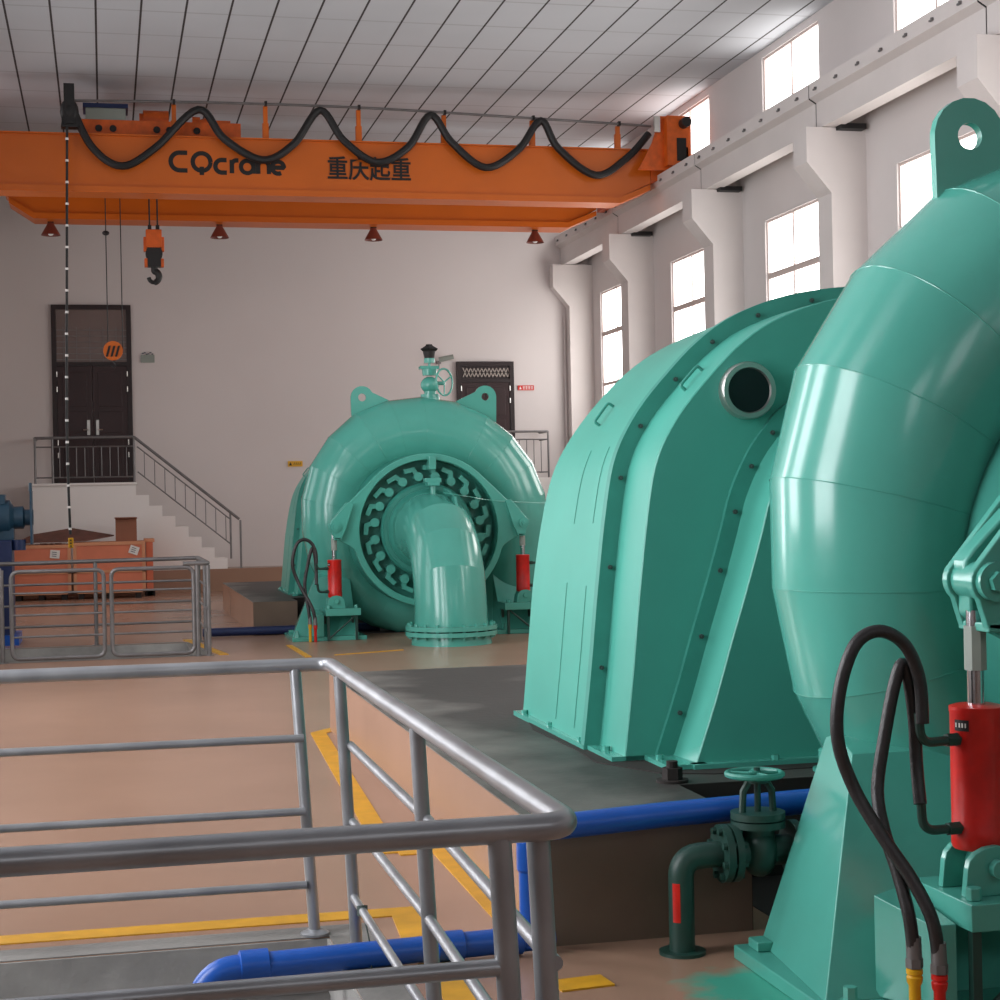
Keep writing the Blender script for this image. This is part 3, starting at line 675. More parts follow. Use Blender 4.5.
# ---- valve by the near plinth ---------------------------------------------
gv = thing('gate_valve', (2.0, 5.84, 0), 'dark green elbow pipe and gate valve with a horizontal handwheel, beside the near plinth', 'valve')
b = MB(); yv = 5.84
b.lathe((2.0, yv, 0), (0,0,1), [(.085, 0), (.085, .012), (.052, .013)], 20)
b.tube(fillet([(2.0, yv, .0), (2.0, yv, .345), (2.15, yv, .35)], .085, 10), .047, 20); b.build('elbow_pipe', M['green_dark'], gv)
b = MB(); b.add([(2.0+.0475*cos(a), yv+.0475*sin(a), z) for z in (.12, .26) for a in [R(-150+12*k) for k in range(4)]], [(k, k+1, k+5, k+4) for k in range(3)]); b.build('red_stripe', M['red'], gv)
b = MB()
for x in (2.15, 2.185): b.lathe((x, yv, .35), (1,0,0), [(.105, 0), (.105, .026)], 28)
for k in range(8): a = k*pi/4+.3; b.bolt((2.135, yv+.085*cos(a), .35+.085*sin(a)), (1,0,0), .014, .09)
b.build('pipe_flange', M['green_dark'], gv)
b = MB(); b.cyl((2.2, yv, .35), (2.42, yv, .35), .055, n=20); b.sphere((2.3, yv, .35), .085, 10, sq=(.8,1,1.1)); b.cyl((2.3, yv, .36), (2.3, yv, .46), .06, n=20); b.cyl((2.3, yv, .44), (2.3, yv, .465), .10, n=24); b.cyl((2.3, yv, .47), (2.3, yv, .495), .10, n=24)
b.lathe((2.42, yv, .35), (1,0,0), [(.105, 0), (.105, .03)], 24); b.cyl((2.45, yv, .35), (2.9, yv, .35), .05, n=16)
for s_ in (-1, 1): b.tube([(2.3+s_*.06, yv, .49), (2.3+s_*.055, yv, .57), (2.3+s_*.03, yv, .61)], .014, 8)
b.cyl((2.3, yv, .60), (2.3, yv, .62), .04, n=16); b.cyl((2.3, yv, .49), (2.3, yv, .655), .012, n=10); b.build('valve_body', M['green_dark'], gv)
b = MB(); c = Vector((2.29, yv, .632)); b.tube([c+Vector((.10*cos(k*pi/14), .10*sin(k*pi/14), 0)) for k in range(28)], .011, 8, closed=True); b.cyl(c-Vector((0,0,.012)), c+Vector((0,0,.012)), .02, n=12)
for k in range(5): a = k*2*pi/5; b.cyl(c, c+Vector((.10*cos(a), .10*sin(a), 0)), .008, n=6)
b.build('handwheel', M['green_rim'], gv)
an = thing('anchor_nut', (2.40, 6.95, .42), 'black anchor nut on a washer, on the stained plinth behind the blue pipe', 'nut')
b = MB(); b.cyl((2.36, 6.98, .42), (2.36, 6.98, .432), .07, n=20); b.build('washer', M['pallet_and_shade'], an)
b = MB(); b.bolt((2.36, 6.98, .432), (0,0,1), .045, .05); b.cyl((2.36, 6.98, .482), (2.36, 6.98, .51), .025, n=10); b.build('nut', M['pallet_and_shade'], an)

dc = thing('capped_fitting', (3.15, 7.0, .42), 'small green capped fitting on the plinth between the big cover and the near turbine', 'fitting')
MB().lathe((3.12, 7.02, .42), (0,0,1), [(.085, 0), (.085, .015), (.03, .02)], 20).build('fitting_base', M['green_rim'], dc); MB().lathe((3.12, 7.02, .44), (0,0,1), [(.055, 0), (.06, .02), (.06, .075), (.045, .085)], 20).build('fitting_cap', M['green'], dc)
# ================================================================== FOREGROUND RAILING
r1 = thing('guard_railing', (.85, 4.8, 0), 'steel pipe guard railing in the foreground around the near pit', 'railing', 'steel pit railings')
ZT = 1.025
tr = MB(); tr.tube(fillet([(-2.2, 6.66, ZT), (.84, 6.60, ZT), (.858, 3.14, ZT), (-2.2, 3.14, ZT)], .075, 8), .0265, 20); tr.build('top_rail', M['steel'], r1)
for z in (.755, .475, .195):
    b = MB(); b.tube([(-2.2, 6.56, z), (.722, 6.50, z)], .0155, 12); b.build('mid_rail', M['steel'], r1)
    b = MB(); b.tube([(.866, 6.25, z), (.866, 4.72, z)], .0155, 12); b.build('mid_rail', M['steel'], r1)
    b = MB(); b.tube([(.866, 4.72, z), (.828, 3.17, z)], .0155, 12); b.build('mid_rail', M['steel'], r1)
    b = MB(); b.tube([(-2.2, 3.14, z+.01), (.735, 3.14, z+.01)], .017, 12); b.build('mid_rail', M['steel'], r1)
for x, y, yt in ((.75, 6.50, 6.60), (.875, 6.25, 6.25), (.888, 4.72, 4.72), (.76, 3.14, 3.14), (.845, 3.2, 3.18), (-.85, 6.53, 6.62), (-.75, 3.14, 3.14), (-2.15, 6.55, 6.65), (-2.15, 3.14, 3.14)):
    b = MB(); rp = .0225 if y > 4 else .0235; b.tube([(x, y, .003), (x-.045, yt, ZT-.015)], rp, 16); p = b.build('post', M['steel'], r1)
    b = MB(); b.lathe((x, y, .004), (0,0,1), [(.055, 0), (.055, .008), (.03, .02)], 20); b.build('post_foot', M['steel'], p)
b = MB(); b.tube([(.866, 6.03, .212), (.866, 6.02, .178)], .02, 10); b.tube(spline([(.87, 6.02, .18), (.885, 5.95, .05), (.86, 5.9, -.05), (.84, 6.0, -.12)], 6), .003, 5); b.build('wire_tie', M['wire'], r1)

# ================================================================== REAR RAILING WITH GATES
r2 = thing('guard_railing', (-.2, 19.9, 0), 'grey steel railing with gates around the far pit, in front of the crates', 'railing', 'steel pit railings')
yf, yb_, xr_, xl_ = 18.98, 20.98, 1.09, -2.2
b = MB(); b.tube(fillet([(xl_, yb_, 1.0), (xr_, yb_, 1.02), (xr_, yf, 1.02), (.82, yf, 1.02)], .06, 5), .026, 12); b.build('top_rail', M['steel_dark'], r2)
for z in (.75, .5, .25):
    b = MB(); b.tube([(xl_, yb_, z), (xr_, yb_, z), (xr_, yf, z)], .015, 8); b.build('mid_rail', M['steel_dark'], r2)
    b = MB(); b.tube([(-2.2, yf, z), (-1.1, yf, z)], .015, 8); b.build('mid_rail', M['steel_dark'], r2)
b = MB(); b.tube([(-2.2, yf, 1.0), (-1.1, yf, 1.0)], .024, 10); b.build('top_rail', M['steel_dark'], r2)
for x, y in ((xr_, yf), (xr_-.12, yf), (xr_, 19.6), (xr_, yb_), (-.13, yb_), (-1.25, yb_), (-1.1, yf)):
    b = MB(); b.cyl((x, y, 0), (x, y, 1.0), .024, n=12); b.cyl((x, y, 0), (x, y, .01), .05, n=12); b.build('post', M['steel_dark'], r2)
def gate(x0, x1, nb, name):
    b = MB(); z0, z1 = .04, .98
    b.tube(fillet([(x0, yf, (z0+z1)/2), (x0, yf, z1), (x1, yf, z1), (x1, yf, z0), (x0, yf, z0), (x0, yf, (z0+z1)/2)], .09, 5), .023, 10)
    g = b.build(name, M['steel_dark'], r2)
    for k in range(nb): z = z0+(z1-z0)*(k+1)/(nb+1); MB().cyl((x0, yf, z), (x1, yf, z), .012, n=8).build('bar', M['steel_dark'], g)
gate(-1.0, -.03, 3, 'gate'); gate(.05, .93, 3, 'gate')

# ================================================================== STAIRCASE
st = thing('staircase', (-.3, 33.2, .43), 'white plastered staircase climbing left to the tall dark double door', 'staircase')
b = MB(); prof = [(-1.33, .43), (-1.33, 2.09), (.58, 2.09)]
x, z = .58, 2.09; dz = (2.09-.43)/8; dx = (2.53-.58)/8
for k in range(8):
    x_ = x+dx; prof += [(x, z-dz), (x_, z-dz)] if k < 7 else [(x, z-dz)]
    x, z = x_, z-dz
prof = [p for p in prof]; prof.append((prof[-1][0], .43)) if prof[-1][1] > .431 else None
b.prism([(px, 33.2, pz) for px, pz in prof], (0, .79, 0)); b.build('stair_body', M['white'], st)
b = MB(); b.box(-1.33, .6, 33.15, 33.99, 2.09, 2.13); b.build('landing_slab', M['white'], st)
r3 = thing('stair_railing', (.5, 33.25, 2.1), 'steel railing with thin balusters along the landing and down the white stairs', 'railing')
yy = 33.25
b = MB(); b.tube(fillet([(-1.27, 33.95, 2.99), (-1.27, yy, 2.99), (.56, yy, 3.0), (2.53, yy, 1.38)], .05, 4), .028, 10); b.build('handrail', M['steel_dark'], r3)
for z in (2.82, 2.24): b = MB(); b.cyl((-1.27, yy, z), (.56, yy, z), .014, n=8); b.build('landing_bar', M['steel_dark'], r3)
for o_ in (-.14, -.62):
    b = MB(); b.cyl((.62, yy, 2.95+o_), (2.36, yy, 1.52+o_), .013, n=8); b.build('sloping_bar', M['steel_dark'], r3)
for x in (-1.27, -.95, .56): b = MB(); b.cyl((x, yy, 2.13), (x, yy, 2.99), .022, n=8); b.build('post', M['steel_dark'], r3)
for k in range(9): x = -.82+k*.155; b = MB(); b.cyl((x, yy, 2.24), (x, yy, 2.82), .0085, n=6); b.build('baluster', M['steel_dark'], r3)
for k in range(9):
    x = .75+k*.19; z = 2.95-(x-.62)*.822; b = MB(); b.cyl((x, yy, z-.62), (x, yy, z-.14), .0085, n=6); b.build('baluster', M['steel_dark'], r3)
for x, z0 in ((2.36, .62), (2.55, .43)):
    b = MB(); b.cyl((x, yy, z0), (x, yy, 3.0-(x-.56)*.822), .02, n=8); b.build('post', M['steel_dark'], r3)
# landing and railing of the second door
ld = thing('door_landing', (7.7, 33.4, .43), 'white raised landing below the smaller lattice-topped door behind the turbine', 'landing')
MB().box(6.6, 8.8, 33.2, 33.99, .43, 2.09).build('landing_block', M['white'], ld)
r4 = thing('landing_railing', (7.7, 33.25, 2.09), 'short steel railing on the landing by the red sign', 'railing')
b = MB(); b.tube(fillet([(6.65, yy, 3.02), (8.75, yy, 3.02), (8.75, 33.95, 3.02)], .04, 4), .024, 8); b.build('handrail', M['steel_dark'], r4)
for z in (2.86, 2.2): MB().tube([(6.65, yy, z), (8.75, yy, z), (8.75, 33.95, z)], .013, 6).build('landing_bar', M['steel_dark'], r4)
for x in (6.65, 8.75): MB().cyl((x, yy, 2.09), (x, yy, 3.02), .02, n=8).build('post', M['steel_dark'], r4)
for k in range(13): x = 6.8+k*.15; MB().cyl((x, yy, 2.2), (x, yy, 2.86), .0085, n=6).build('baluster', M['steel_dark'], r4)

# ================================================================== CRATES AND CLUTTER AT THE FAR LEFT
def crate(x0, x1, y0, y1, z1, label, lab=None, ribs=True):
    t = thing('packing_crate', ((x0+x1)/2, y0, 0), label, 'crate', 'terracotta packing crates')
    b = MB(); b.box(x0+.03, x1-.03, y0+.02, y1-.02, .10, z1-.05); b.build('crate_body', M['crate'], t)
    b = MB(); b.box(x0, x1, y0, y1, z1-.06, z1)
    if ribs: b.box(x0, x1, y0, y0+.025, .47, .52); b.box(x0, x0+.06, y0, y0+.025, .1, z1-.06); b.box(x1-.06, x1, y0, y0+.025, .1, z1-.06); b.box(x0, x1, y0, y0+.025, .10, .16)
    b.build('batten', M['crate_lip'], t)
    b = MB()
    for k in range(3): xx = x0+.08+k*(x1-x0-.26)/2; b.box(xx, xx+.1, y0+.02, y1-.02, 0, .10)
    b.build('skid', M['pallet_and_shade'], t)
    if lab:
        lx, lz, a = lab; q = MB(); c, s_ = cos(a), sin(a)
        q.prism([(lx+(u*c-v*s_), y0-.004, lz+(u*s_+v*c)) for u, v in ((-.085, -.075), (.085, -.075), (.085, .075), (-.085, .075))], (0, .004, 0)); lo = q.build('paper_label', M['paper'], t)
        q = MB()
        for k in range(3): v = .035-k*.035; q.prism([(lx+(u*c-w_*s_), y0-.006, lz+(u*s_+w_*c)) for u, w_ in ((-.05, v-.006), (.03, v-.006), (.03, v+.006), (-.05, v+.006))], (0, .0015, 0))
        q.build('print', M['ink'], lo)
    return t
crate(-1.68, -.62, 31.75, 32.6, 1.0, 'terracotta packing crate on the left of the pair, by the blue pump', (-.90, .83, -.1))
crate(-.58, .70, 31.75, 32.55, 1.03, 'terracotta packing crate on the right of the pair, in front of the white stairs', (.50, .87, -.35))
crate(.70, .88, 32.2, 33.0, 1.06, 'dark narrow crate end showing behind the right-hand terracotta crate', None, False)
b = MB(); b.prism([(-1.6, 31.85, 1.04), (-.35, 31.8, 1.05), (.15, 32.1, 1.13), (-.6, 32.5, 1.27), (-1.3, 32.5, 1.17)], (0, 0, .02)); tag(b.build('rusty_sheet', M['rust']), 'rusty brown metal sheet lying over the tops of the crates', 'sheet')
b = MB()
for k in range(6): a = k*.7; x = -1.25+k*.09; b.box(x, x+.10+.03*sin(a), 31.78, 31.84+.02*sin(a), 1.0, 1.02+.012*abs(sin(a*1.7)))
tag(b.build('wood_scrap', M['rust']), 'loose broken wood scraps along the left crate top', 'scrap')
ct = thing('cardboard_box', (.37, 32.15, 1.03), 'small brown cardboard box sitting on the right-hand crate', 'box')
MB().box(.18, .56, 31.98, 32.34, 1.03, 1.44).build('carton_body', M['carton'], ct)
b = MB(); b.add([(.18, 31.98, 1.44), (.56, 31.98, 1.44), (.58, 31.86, 1.455), (.16, 31.86, 1.455)], [(0,1,2,3)]); b.add([(.18, 32.34, 1.44), (.56, 32.34, 1.44), (.58, 32.46, 1.47), (.16, 32.46, 1.47)], [(0,1,2,3)]); b.build('carton_flap', M['carton'], ct)
# blue pump at the left edge
pm = thing('governor_pump', (-1.25, 21.9, 0), 'dark blue pump unit with a rounded motor, at the left edge behind the railing', 'pump')
b = MB(); b.box(-1.75, -1.12, 21.6, 22.2, 0, 1.28); b.build('cabinet', M['navy'], pm, bevel=.02)
b = MB(); b.lathe((-1.65, 21.9, 1.55), (1,0,0), [(.18, 0), (.24, .03), (.25, .3), (.22, .42), (.22, .5), (.14, .55), (.14, .66), (.1, .68), (.1, .78)], 24); b.box(-1.6, -1.1, 21.75, 22.05, 1.28, 1.42); b.box(-1.45, -1.2, 21.75, 22.05, 1.72, 1.84)
for k in range(7): b.lathe((-1.58+k*.045, 21.9, 1.55), (1,0,0), [(.265, 0), (.265, .015)], 24)
b.build('motor', M['blue_dark'], pm)
b = MB(); b.box(-.905, -.88, 21.72, 22.08, 1.22, 1.88); b.cyl((-.90, 21.9, 1.88), (-.90, 21.9, 1.98), .02, n=8); b.build('end_plate', M['blue_dark'], pm)
b = MB(); b.cyl((-1.05, 21.75, 1.28), (-1.05, 21.75, 1.15), .09, n=16); b.build('drain_port', M['navy'], pm)
b = MB(); b.box(-1.85, -1.05, 21.45, 22.3, 0, .12); b.build('pump_base', M['blue'], pm)

# ================================================================== WALL SIGNS
def sign(nm, x0, x1, z0, z1, m, label, marks, mm):
    t = thing(nm, ((x0+x1)/2, 33.99, z0), label, 'sign')
    MB().box(x0, x1, 33.975, 33.998, z0, z1).build('sign_board', M[m], t)
    q = MB(); h = z1-z0
    for u, w_, style in marks:
        xa = x0+(x1-x0)*u; xb = x0+(x1-x0)*(u+w_)
        if style == 'tri': q.prism([(xa, 33.971, z0+.2*h), (xb, 33.971, z0+.2*h), ((xa+xb)/2, 33.971, z0+.82*h)], (0, .003, 0))
        elif style == 'zig':
            for k in range(4): q.prism([(xa+(xb-xa)*k/4, 33.971, z0+.25*h), (xa+(xb-xa)*(k*1+.35)/4, 33.971, z0+.25*h), (xa+(xb-xa)*(k+.9)/4, 33.971, z0+.7*h), (xa+(xb-xa)*(k+.6)/4, 33.971, z0+.7*h)], (0, .003, 0))
        else:
            for zz in (.2, .46, .72): q.box(xa, xb, 33.971, 33.974, z0+zz*h, z0+(zz+.1)*h)
            q.box((xa*.6+xb*.4), (xa*.4+xb*.6), 33.971, 33.974, z0+.2*h, z0+.82*h)
    q.build('sign_print', mm, t)
sign('warning_sign', 8.32, 8.66, 3.90, 4.0, 'redsign', 'small red sign with white characters to the right of the lattice door', [(.08, .14, 'tri'), (.30, .13, 'c'), (.47, .13, 'c'), (.64, .13, 'c'), (.81, .13, 'c')], M['white'])
sign('caution_sign', 3.57, 3.86, 2.40, 2.51, 'yelsign', 'small yellow sign low on the wall left of the far turbine', [(.06, .22, 'tri'), (.36, .55, 'zig')], M['letter'])
t = thing('notice_plaque', (.87, 33.99, 4.49), 'small grey notice plaque to the right of the tall dark door', 'sign')
MB().box(.74, 1.0, 33.975, 34.0, 4.48, 4.63).build('plaque_board', M['boxgrey'], t); q = MB()
for k in range(6): q.sphere((.78+k*.036, 33.97, 4.655+.018*sin(k*2)), .022, 5, sq=(1,.4,.6))
q.build('plaque_ornament', M['ink'], t)
t = thing('wall_lamp', (6.75, 33.99, 4.5), 'small grey bracket lamp on the wall left of the lattice door', 'lamp')
b = MB(); b.cyl((6.66, 33.9, 4.47), (6.66, 33.9, 4.30), .012, n=6); b.box(6.62, 6.70, 33.88, 33.998, 4.44, 4.5); b.build('bracket', M['steel_dark'], t)
b = MB(); b.cyl((6.66, 33.88, 4.52), (6.95, 33.84, 4.58), .055, .05, 12); b.build('lamp_head', M['boxgrey'], t)

# ================================================================== BRIDGE CRANE
cr = thing('bridge_crane', (3.7, 28.8, 7.2), 'orange double-girder bridge crane spanning the hall under the ceiling', 'crane')
XG0, XG1 = -2.15, 9.3
def girder(y0, y1, zb, x0, x1, nm='girder'):
    b = MB(); zt = 7.48
    prof = [(x0, zt), (x0, zb+.30), (x0+.45, zb+.0), (x1-.55, zb+.0), (x1, zb+.25), (x1, zt)]
    b.prism([(x, y0, z) for x, z in prof], (0, y1-y0, 0))
    b.prism([(x, y0-.06, z) for x, z in [(x0+.06, zb+.25), (x0+.46, zb-.0), (x1-.55, zb-.0), (x1-.02, zb+.22), (x1-.02, zb+.13), (x1-.55, zb-.10), (x0+.46, zb-.10), (x0+.06, zb+.16)]], (0, y1-y0+.10, 0))
    b.box(x0, x1, y0-.05, y1+.05, zt, zt+.02)
    return b.build(nm, M['orange'], cr, ang=20)
g1 = girder(27.3, 27.72, 6.68, XG0, 9.05); g2 = girder(30.0, 30.5, 6.70, -1.55, 8.9)
MB().box(XG0, 9.0, 27.55, 27.6, 7.5, 7.56).build('trolley_rail', M['steel_dark'], g1); MB().box(-1.5, 8.85, 30.2, 30.25, 7.5, 7.56).build('trolley_rail', M['steel_dark'], g2)
def fpt(px, y): return px
def strokes(parent, x0, z0, yf, H_, lets, wd):      # round-ended painted strokes laid flat on the girder
    x = x0
    for ch, adv, lines in lets:
        b = MB()
        for L in lines: b.tube([(x+u*H_, 0, z0+v*H_) for u, v in L], wd, 8)
        b.v = [(p[0], yf+p[1]*.06, p[2]) for p in b.v]
        b.build('lettering', M['letter'], parent); x += adv*H_
def arc(cx_, cz_, r, a0, a1, n=14, ry=None): return [(cx_+r*cos(R(a0+(a1-a0)*k/n)), cz_+(ry or r)*sin(R(a0+(a1-a0)*k/n))) for k in range(n+1)]
LET = [('C', .98, [[(.78, .92)]+arc(.42, .5, .42, 90, 270)[0:]+[(.78, .08)]]), ('Q', 1.09, [arc(.47, .5, .42, 0, 360, 22), [(.47, .28), (.47, -.12)]]),
       ('c', .70, [[(.56, .62)]+arc(.32, .32, .30, 90, 270)+[(.56, .02)]]), ('r', .48, [[(.1, 0), (.1, .64)], [(.1, .42)]+arc(.32, .40, .22, 150, 90, 5)+[(.42, .62)]]),
       ('a', .77, [arc(.35, .32, .30, 0, 360, 18), [(.65, .64), (.65, 0)]]), ('n', .70, [[(.1, 0), (.1, .64)], [(.1, .36)]+arc(.35, .36, .26, 170, 0, 8)+[(.61, 0)]]),
       ('e', .7, [[(.06, .32), (.64, .32)]+arc(.35, .32, .29, 0, 300, 14)])]
strokes(g1, 1.115, 6.935, 27.297, .333, LET, .036)
text('lettering', '重庆起重', .40, M['letter'], (3.60, 27.29, 6.91), g1, off=.006, ext=.006, width=1.36)
for s_, xe in ((1, 9.46), (-1, -2.33)):
    b = MB(); b.box(xe-.22, xe+.16, 26.95, 31.3, 7.24, 7.60)
    b.hexa([(xe-.4, 27.3, 6.98), (xe-.05, 27.3, 6.98), (xe-.05, 30.5, 6.98), (xe-.4, 30.5, 6.98)], [(xe-.4, 27.3, 7.3), (xe-.05, 27.3, 7.3), (xe-.05, 30.5, 7.3), (xe-.4, 30.5, 7.3)])
    e = b.build('end_carriage', M['orange_rust'], cr)
    for y in (27.25, 30.95):
        w = MB(); w.cyl((xe-.07, y, 7.33), (xe+.07, y, 7.33), .13, n=20); w.build('wheel', M['black'], e)
        w = MB(); w.box(xe-.1, xe+.1, (26.8 if y < 29 else 31.3), (26.95 if y < 29 else 31.45), 7.28, 7.45); w.build('buffer', M['black'], e)
# right-hand service arm with box and roller
b = MB(); b.prism([(8.75, 27.0, 7.1), (9.35, 27.0, 7.1), (9.35, 27.0, 8.0), (9.15, 27.0, 8.0), (9.0, 27.0, 7.55)], (0, .05, 0)); b.box(9.2, 9.6, 26.8, 27.2, 7.15, 7.97); b.build('cable_arm', M['orange_rust'], cr)
b = MB(); b.box(9.36, 9.52, 26.78, 26.8, 7.22, 7.60); b.build('switch_window', M['letter'], cr)
b = MB(); b.cyl((9.48, 26.8, 7.84), (9.48, 26.62, 7.84), .085, n=16); b.build('roller', M['black'], cr)
b = MB(); b.box(9.02, 9.12, 26.92, 26.98, 7.72, 7.98); b.build('clip_plate', M['silver'], cr)
# festoon rail, its stands, and the looping cable
b = MB(); b.tube(spline([(-.40, 27.22, 7.99), (1.6, 27.22, 8.03), (4.1, 27.22, 8.03), (6.6, 27.22, 7.96), (9.06, 27.22, 7.88)], 6), .022, 8); b.build('festoon_rail', M['steel_dark'], cr)
for x, h in ((1.18, 8.02), (2.62, 8.04), (4.12, 8.03), (5.53, 7.99), (7.02, 7.95), (8.5, 7.90)):
    b = MB(); b.box(x-.035, x+.035, 27.3, 27.36, 7.48, h-.02); b.box(x-.05, x+.05, 27.31, 27.37, 7.5, 7.75); b.build('rail_stand', M['orange'], cr); b = MB(); b.box(x-.02, x+.02, 27.19, 27.28, h-.03, h+.04); b.build('rail_clamp', M['letter'], cr)
pts = [(-.42, 7.98), (-.1, 7.28), (.36, 6.98), (.88, 7.28), (1.55, 7.9), (1.95, 7.45), (2.55, 7.13), (3.05, 7.4), (3.48, 7.95), (3.85, 7.48), (4.38, 7.14), (4.9, 7.4), (5.28, 7.93), (5.62, 7.5), (6.18, 7.1), (6.75, 7.42), (7.13, 7.9), (7.42, 7.45), (8.05, 7.02), (8.6, 7.32), (9.0, 7.74)]
b = MB(); b.tube(spline([(x, 27.16, z) for x, z in pts], 7), .062, 10); b.build('festoon_cable', M['black'], cr)
# electric end post at the left
b = MB(); b.sphere((-.42, 27.15, 7.80), .16, 8, sq=(.9,.7,1.3)); b.box(-.50, -.34, 27.05, 27.28, 7.6, 8.22); b.prism([(-.55, 27.08, 7.55), (-.28, 27.08, 7.55), (-.3, 27.08, 7.9), (-.5, 27.08, 7.9)], (0, .2, 0)); b.build('cable_anchor', M['black'], cr)
# trolley
ty = thing('crane_trolley', (1.0, 28.9, 7.56), 'orange hoist trolley with motors and a grey cabinet riding on top of the crane', 'hoist')
b = MB(); b.box(-.28, 2.25, 27.62, 27.72, 7.56, 7.80); b.box(-.28, 2.25, 30.1, 30.2, 7.56, 7.80); b.box(-.28, -.1, 27.72, 30.1, 7.6, 7.74); b.box(2.0, 2.2, 27.72, 30.1, 7.6, 7.74); b.build('trolley_frame', M['orange_rust'], ty)
for x in (.02, .24, .92, 1.12, 1.55): b = MB(); b.cyl((x, 27.62, 7.66), (x, 27.6, 7.66), .055, n=14); b.build('axle_hole', M['letter'], ty)
b = MB(); b.box(-.18, .44, 27.65, 28.1, 7.76, 7.99); b.build('electric_cabinet', M['boxgrey'], ty); b = MB(); b.box(-.22, .48, 27.62, 28.15, 7.99, 8.06); b.build('cabinet_lid', M['navy'], ty)
b = MB(); b.cyl((.72, 28.0, 7.88), (1.12, 28.0, 7.88), .17, n=20); b.cyl((.66, 28.0, 7.88), (.72, 28.0, 7.88), .12, n=20); b.box(.75, 1.05, 27.9, 28.1, 7.72, 7.8); b.build('hoist_motor', M['orange_rust'], ty)
b = MB(); b.cyl((.3, 29.0, 7.85), (1.7, 29.0, 7.85), .2, n=24); b.build('rope_drum', M['steel_dark'], ty)
b = MB(); b.sphere((1.75, 27.95, 7.80), .18, 8, sq=(1.2,.8,.8)); b.box(1.6, 2.1, 27.8, 28.1, 7.74, 7.88); b.cyl((1.5, 27.95, 7.86), (1.62, 27.95, 7.86), .1, n=14); b.build('gearbox', M['orange_rust'], ty)
# main hook
hk = thing('hook_block', (.88, 29.0, 5.35), 'red and black main hook block hanging from the crane on steel ropes', 'hook')
b = MB()
for dx in (-.065, .065): b.cyl((.88+dx, 29, 6.3), (.88+dx, 29, 7.70), .014, n=6)
b.build('rope', M['black'], hk)
for x_ in (.815, .945): MB().box(x_-.03, x_+.03, 28.95, 29.05, 6.28, 6.36).build('rope_socket', M['black'], hk)
b = MB(); b.box(.75, 1.01, 28.9, 29.1, 5.98, 6.28); b.box(.71, .76, 28.93, 29.07, 5.92, 6.16); b.box(1.0, 1.05, 28.93, 29.07, 5.92, 6.16); b.box(.72, .79, 28.93, 29.07, 5.66, 5.80); b.box(.97, 1.04, 28.93, 29.07, 5.66, 5.80); b.build('sheave_housing', M['orange_rust'], hk, bevel=.01)
b = MB(); b.cyl((.88, 28.93, 5.88), (.88, 29.07, 5.88), .14, n=24); b.box(.77, .99, 28.92, 29.08, 5.66, 5.98); b.build('sheave', M['black'], hk)
b = MB(); pth = [(.88, 29, 5.72), (.88, 29, 5.62)]+[(.87+.085*cos(a), 29, 5.50+.095*sin(a)) for a in [R(80-k*28) for k in range(10)]]
b.tube(spline(pth, 3), [.055]*6+[.058]*10+[.052]*8+[.035]*(len(spline(pth, 3))-24), 10); b.build('hook', M['black'], hk)
# auxiliary hook
ah = thing('auxiliary_hook_block', (.18, 29.0, 4.0), 'small orange and black striped hook block hanging in front of the tall door', 'hook')
b = MB(); b.cyl((.10, 29, 4.32), (.10, 29, 7.65), .009, n=6); b.cyl((.34, 29, 4.28), (.34, 29, 7.65), .009, n=6); b.build('rope', M['black'], ah)
b = MB(); b.sphere((.10, 29, 6.22), .06, 6, sq=(1,1,.7)); b.build('rope_stop', M['black'], ah)
b = MB(); b.cyl((.18, 28.95, 4.26), (.18, 29.05, 4.26), .16, n=24); b.build('pulley', M['orange'], ah)
b = MB(); 
for k in range(3): x = .09+k*.075; b.prism([(x-.03, 28.94, 4.16), (x+.005, 28.94, 4.16), (x+.055, 28.94, 4.34), (x+.02, 28.94, 4.34)], (0, .008, 0))
b.build('warning_stripe', M['letter'], ah)
b = MB(); b.tube([(.19, 29, 4.12), (.19, 29, 4.06), (.23, 29, 4.02), (.19, 29, 3.98), (.15, 29, 4.02)], .015, 8); b.build('hook', M['black'], ah)
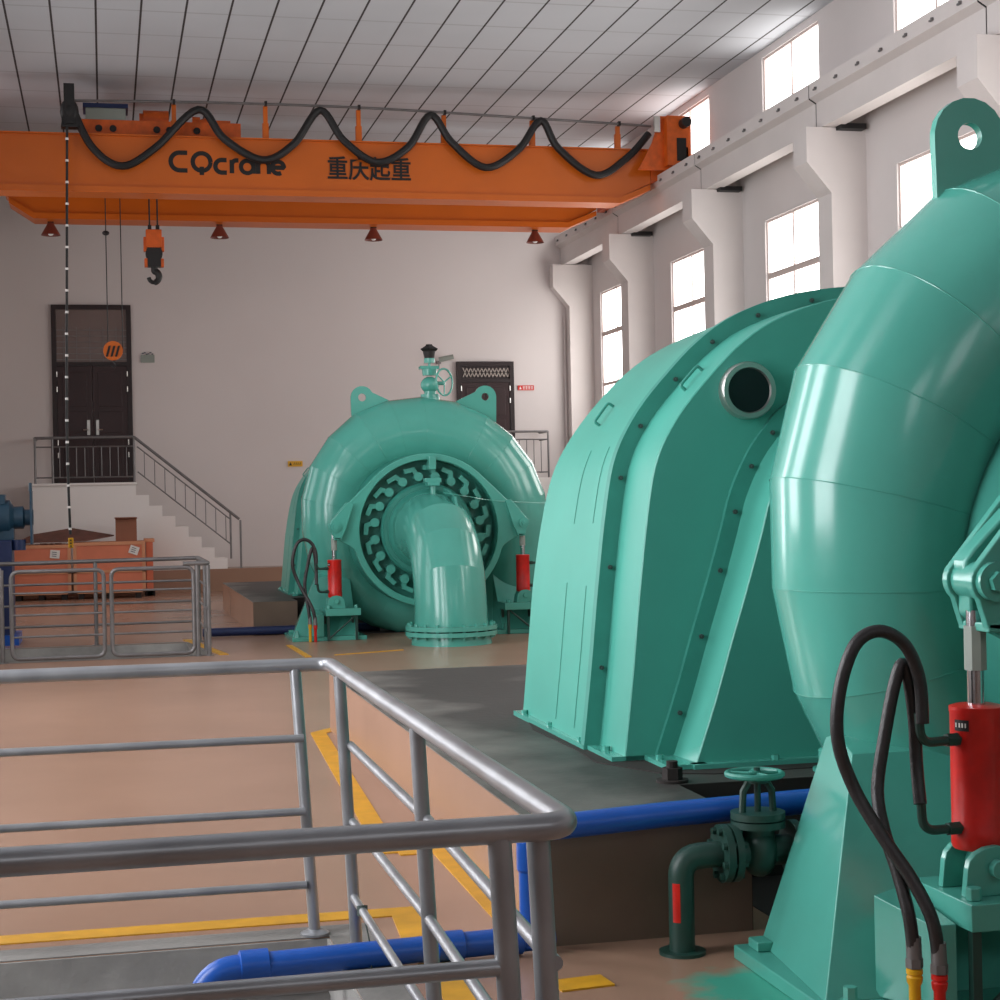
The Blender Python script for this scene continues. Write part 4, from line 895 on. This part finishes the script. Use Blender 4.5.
# pendant control
pd = thing('pendant_control', (-.55, 27.1, 1.0), 'black pendant control cable with white bands, hanging from crane to the crates', 'control')
L = spline([(-.455, 27.1, 7.7), (-.50, 27.1, 5.5), (-.54, 27.1, 3.6), (-.55, 27.1, 2.4), (-.53, 27.1, 1.25)], 8)
MB().tube(L, .020, 8).build('cable', M['black'], pd)
b = MB()
for k in range(19):
    z = 7.35-k*.335; x = min(L, key=lambda p: abs(p.z-z)).x; b.cyl((x, 27.1, z), (x, 27.1, z+.035), .024, n=8)
b.build('cable_band', M['white'], pd)
b = MB(); b.box(-.565, -.485, 27.06, 27.14, 1.04, 1.2); b.build('button_box', M['yellow_cap'], pd, bevel=.01); b = MB()
for k in range(3): b.cyl((-.525, 27.06, 1.07+k*.045), (-.525, 27.045, 1.07+k*.045), .014, n=10)
b.build('button', M['letter'], pd)
# lamps hung under the crane
lamps = []
for i, (x, lab) in enumerate(((-.82, 'red-brown cone lamp under the crane, leftmost, beside the pendant cable'), (2.06, 'red-brown cone lamp under the crane below the first letters'), (4.80, 'red-brown cone lamp under the crane above the far turbine'), (7.80, 'red-brown cone lamp under the crane, rightmost, near the window wall'))):
    if i == 0:
        t = thing('crane_lamp', (x, 30.30, 6.3), lab, 'lamp', 'cone lamps under the crane')
        b = MB(); b.lathe((x, 30.30, 6.37), (0,0,1), [(.165, 0), (.15, .03), (.06, .19), (.05, .22)], 20, cap=(False, True)); b.build('lamp_shade', M['lampshade'], t)
        b = MB(); b.cyl((x, 30.30, 6.57), (x, 30.30, 6.605), .03, n=10); b.box(x-.05, x+.05, 30.25, 30.35, 6.585, 6.60); b.build('lamp_bracket', M['letter'], t)
        b = MB(); b.sphere((x, 30.30, 6.41), .05, 6); b.build('bulb', M['white'], t); l0 = t
    else:
        t = copy_tree(l0, (x+.82, 0, 0)); t['label'] = lab

# ================================================================== CAMERA, LIGHT, VIEW
cam = bpy.data.cameras.new('camera'); co = bpy.data.objects.new('camera', cam); COL.objects.link(co)
cam.sensor_width = 36; cam.lens = 36*1.7; cam.clip_end = 200
psi = math.atan(395/1700)
co.matrix_world = Matrix.Translation((0, 0, 1.65))@Matrix.Rotation(-psi, 4, 'Z')@Matrix.Rotation(pi/2, 4, 'X')@Matrix.Rotation(-.02, 4, 'Z')
sc.camera = co
w = bpy.data.worlds.new('world'); sc.world = w; w.use_nodes = True
w.node_tree.nodes['Background'].inputs[0].default_value = (.8, .88, 1, 1); w.node_tree.nodes['Background'].inputs[1].default_value = .5
sc.view_settings.view_transform = 'Standard'; sc.view_settings.look = 'None'; sc.view_settings.gamma = 1; sc.view_settings.exposure = -.67
sc.view_settings.use_curve_mapping = False
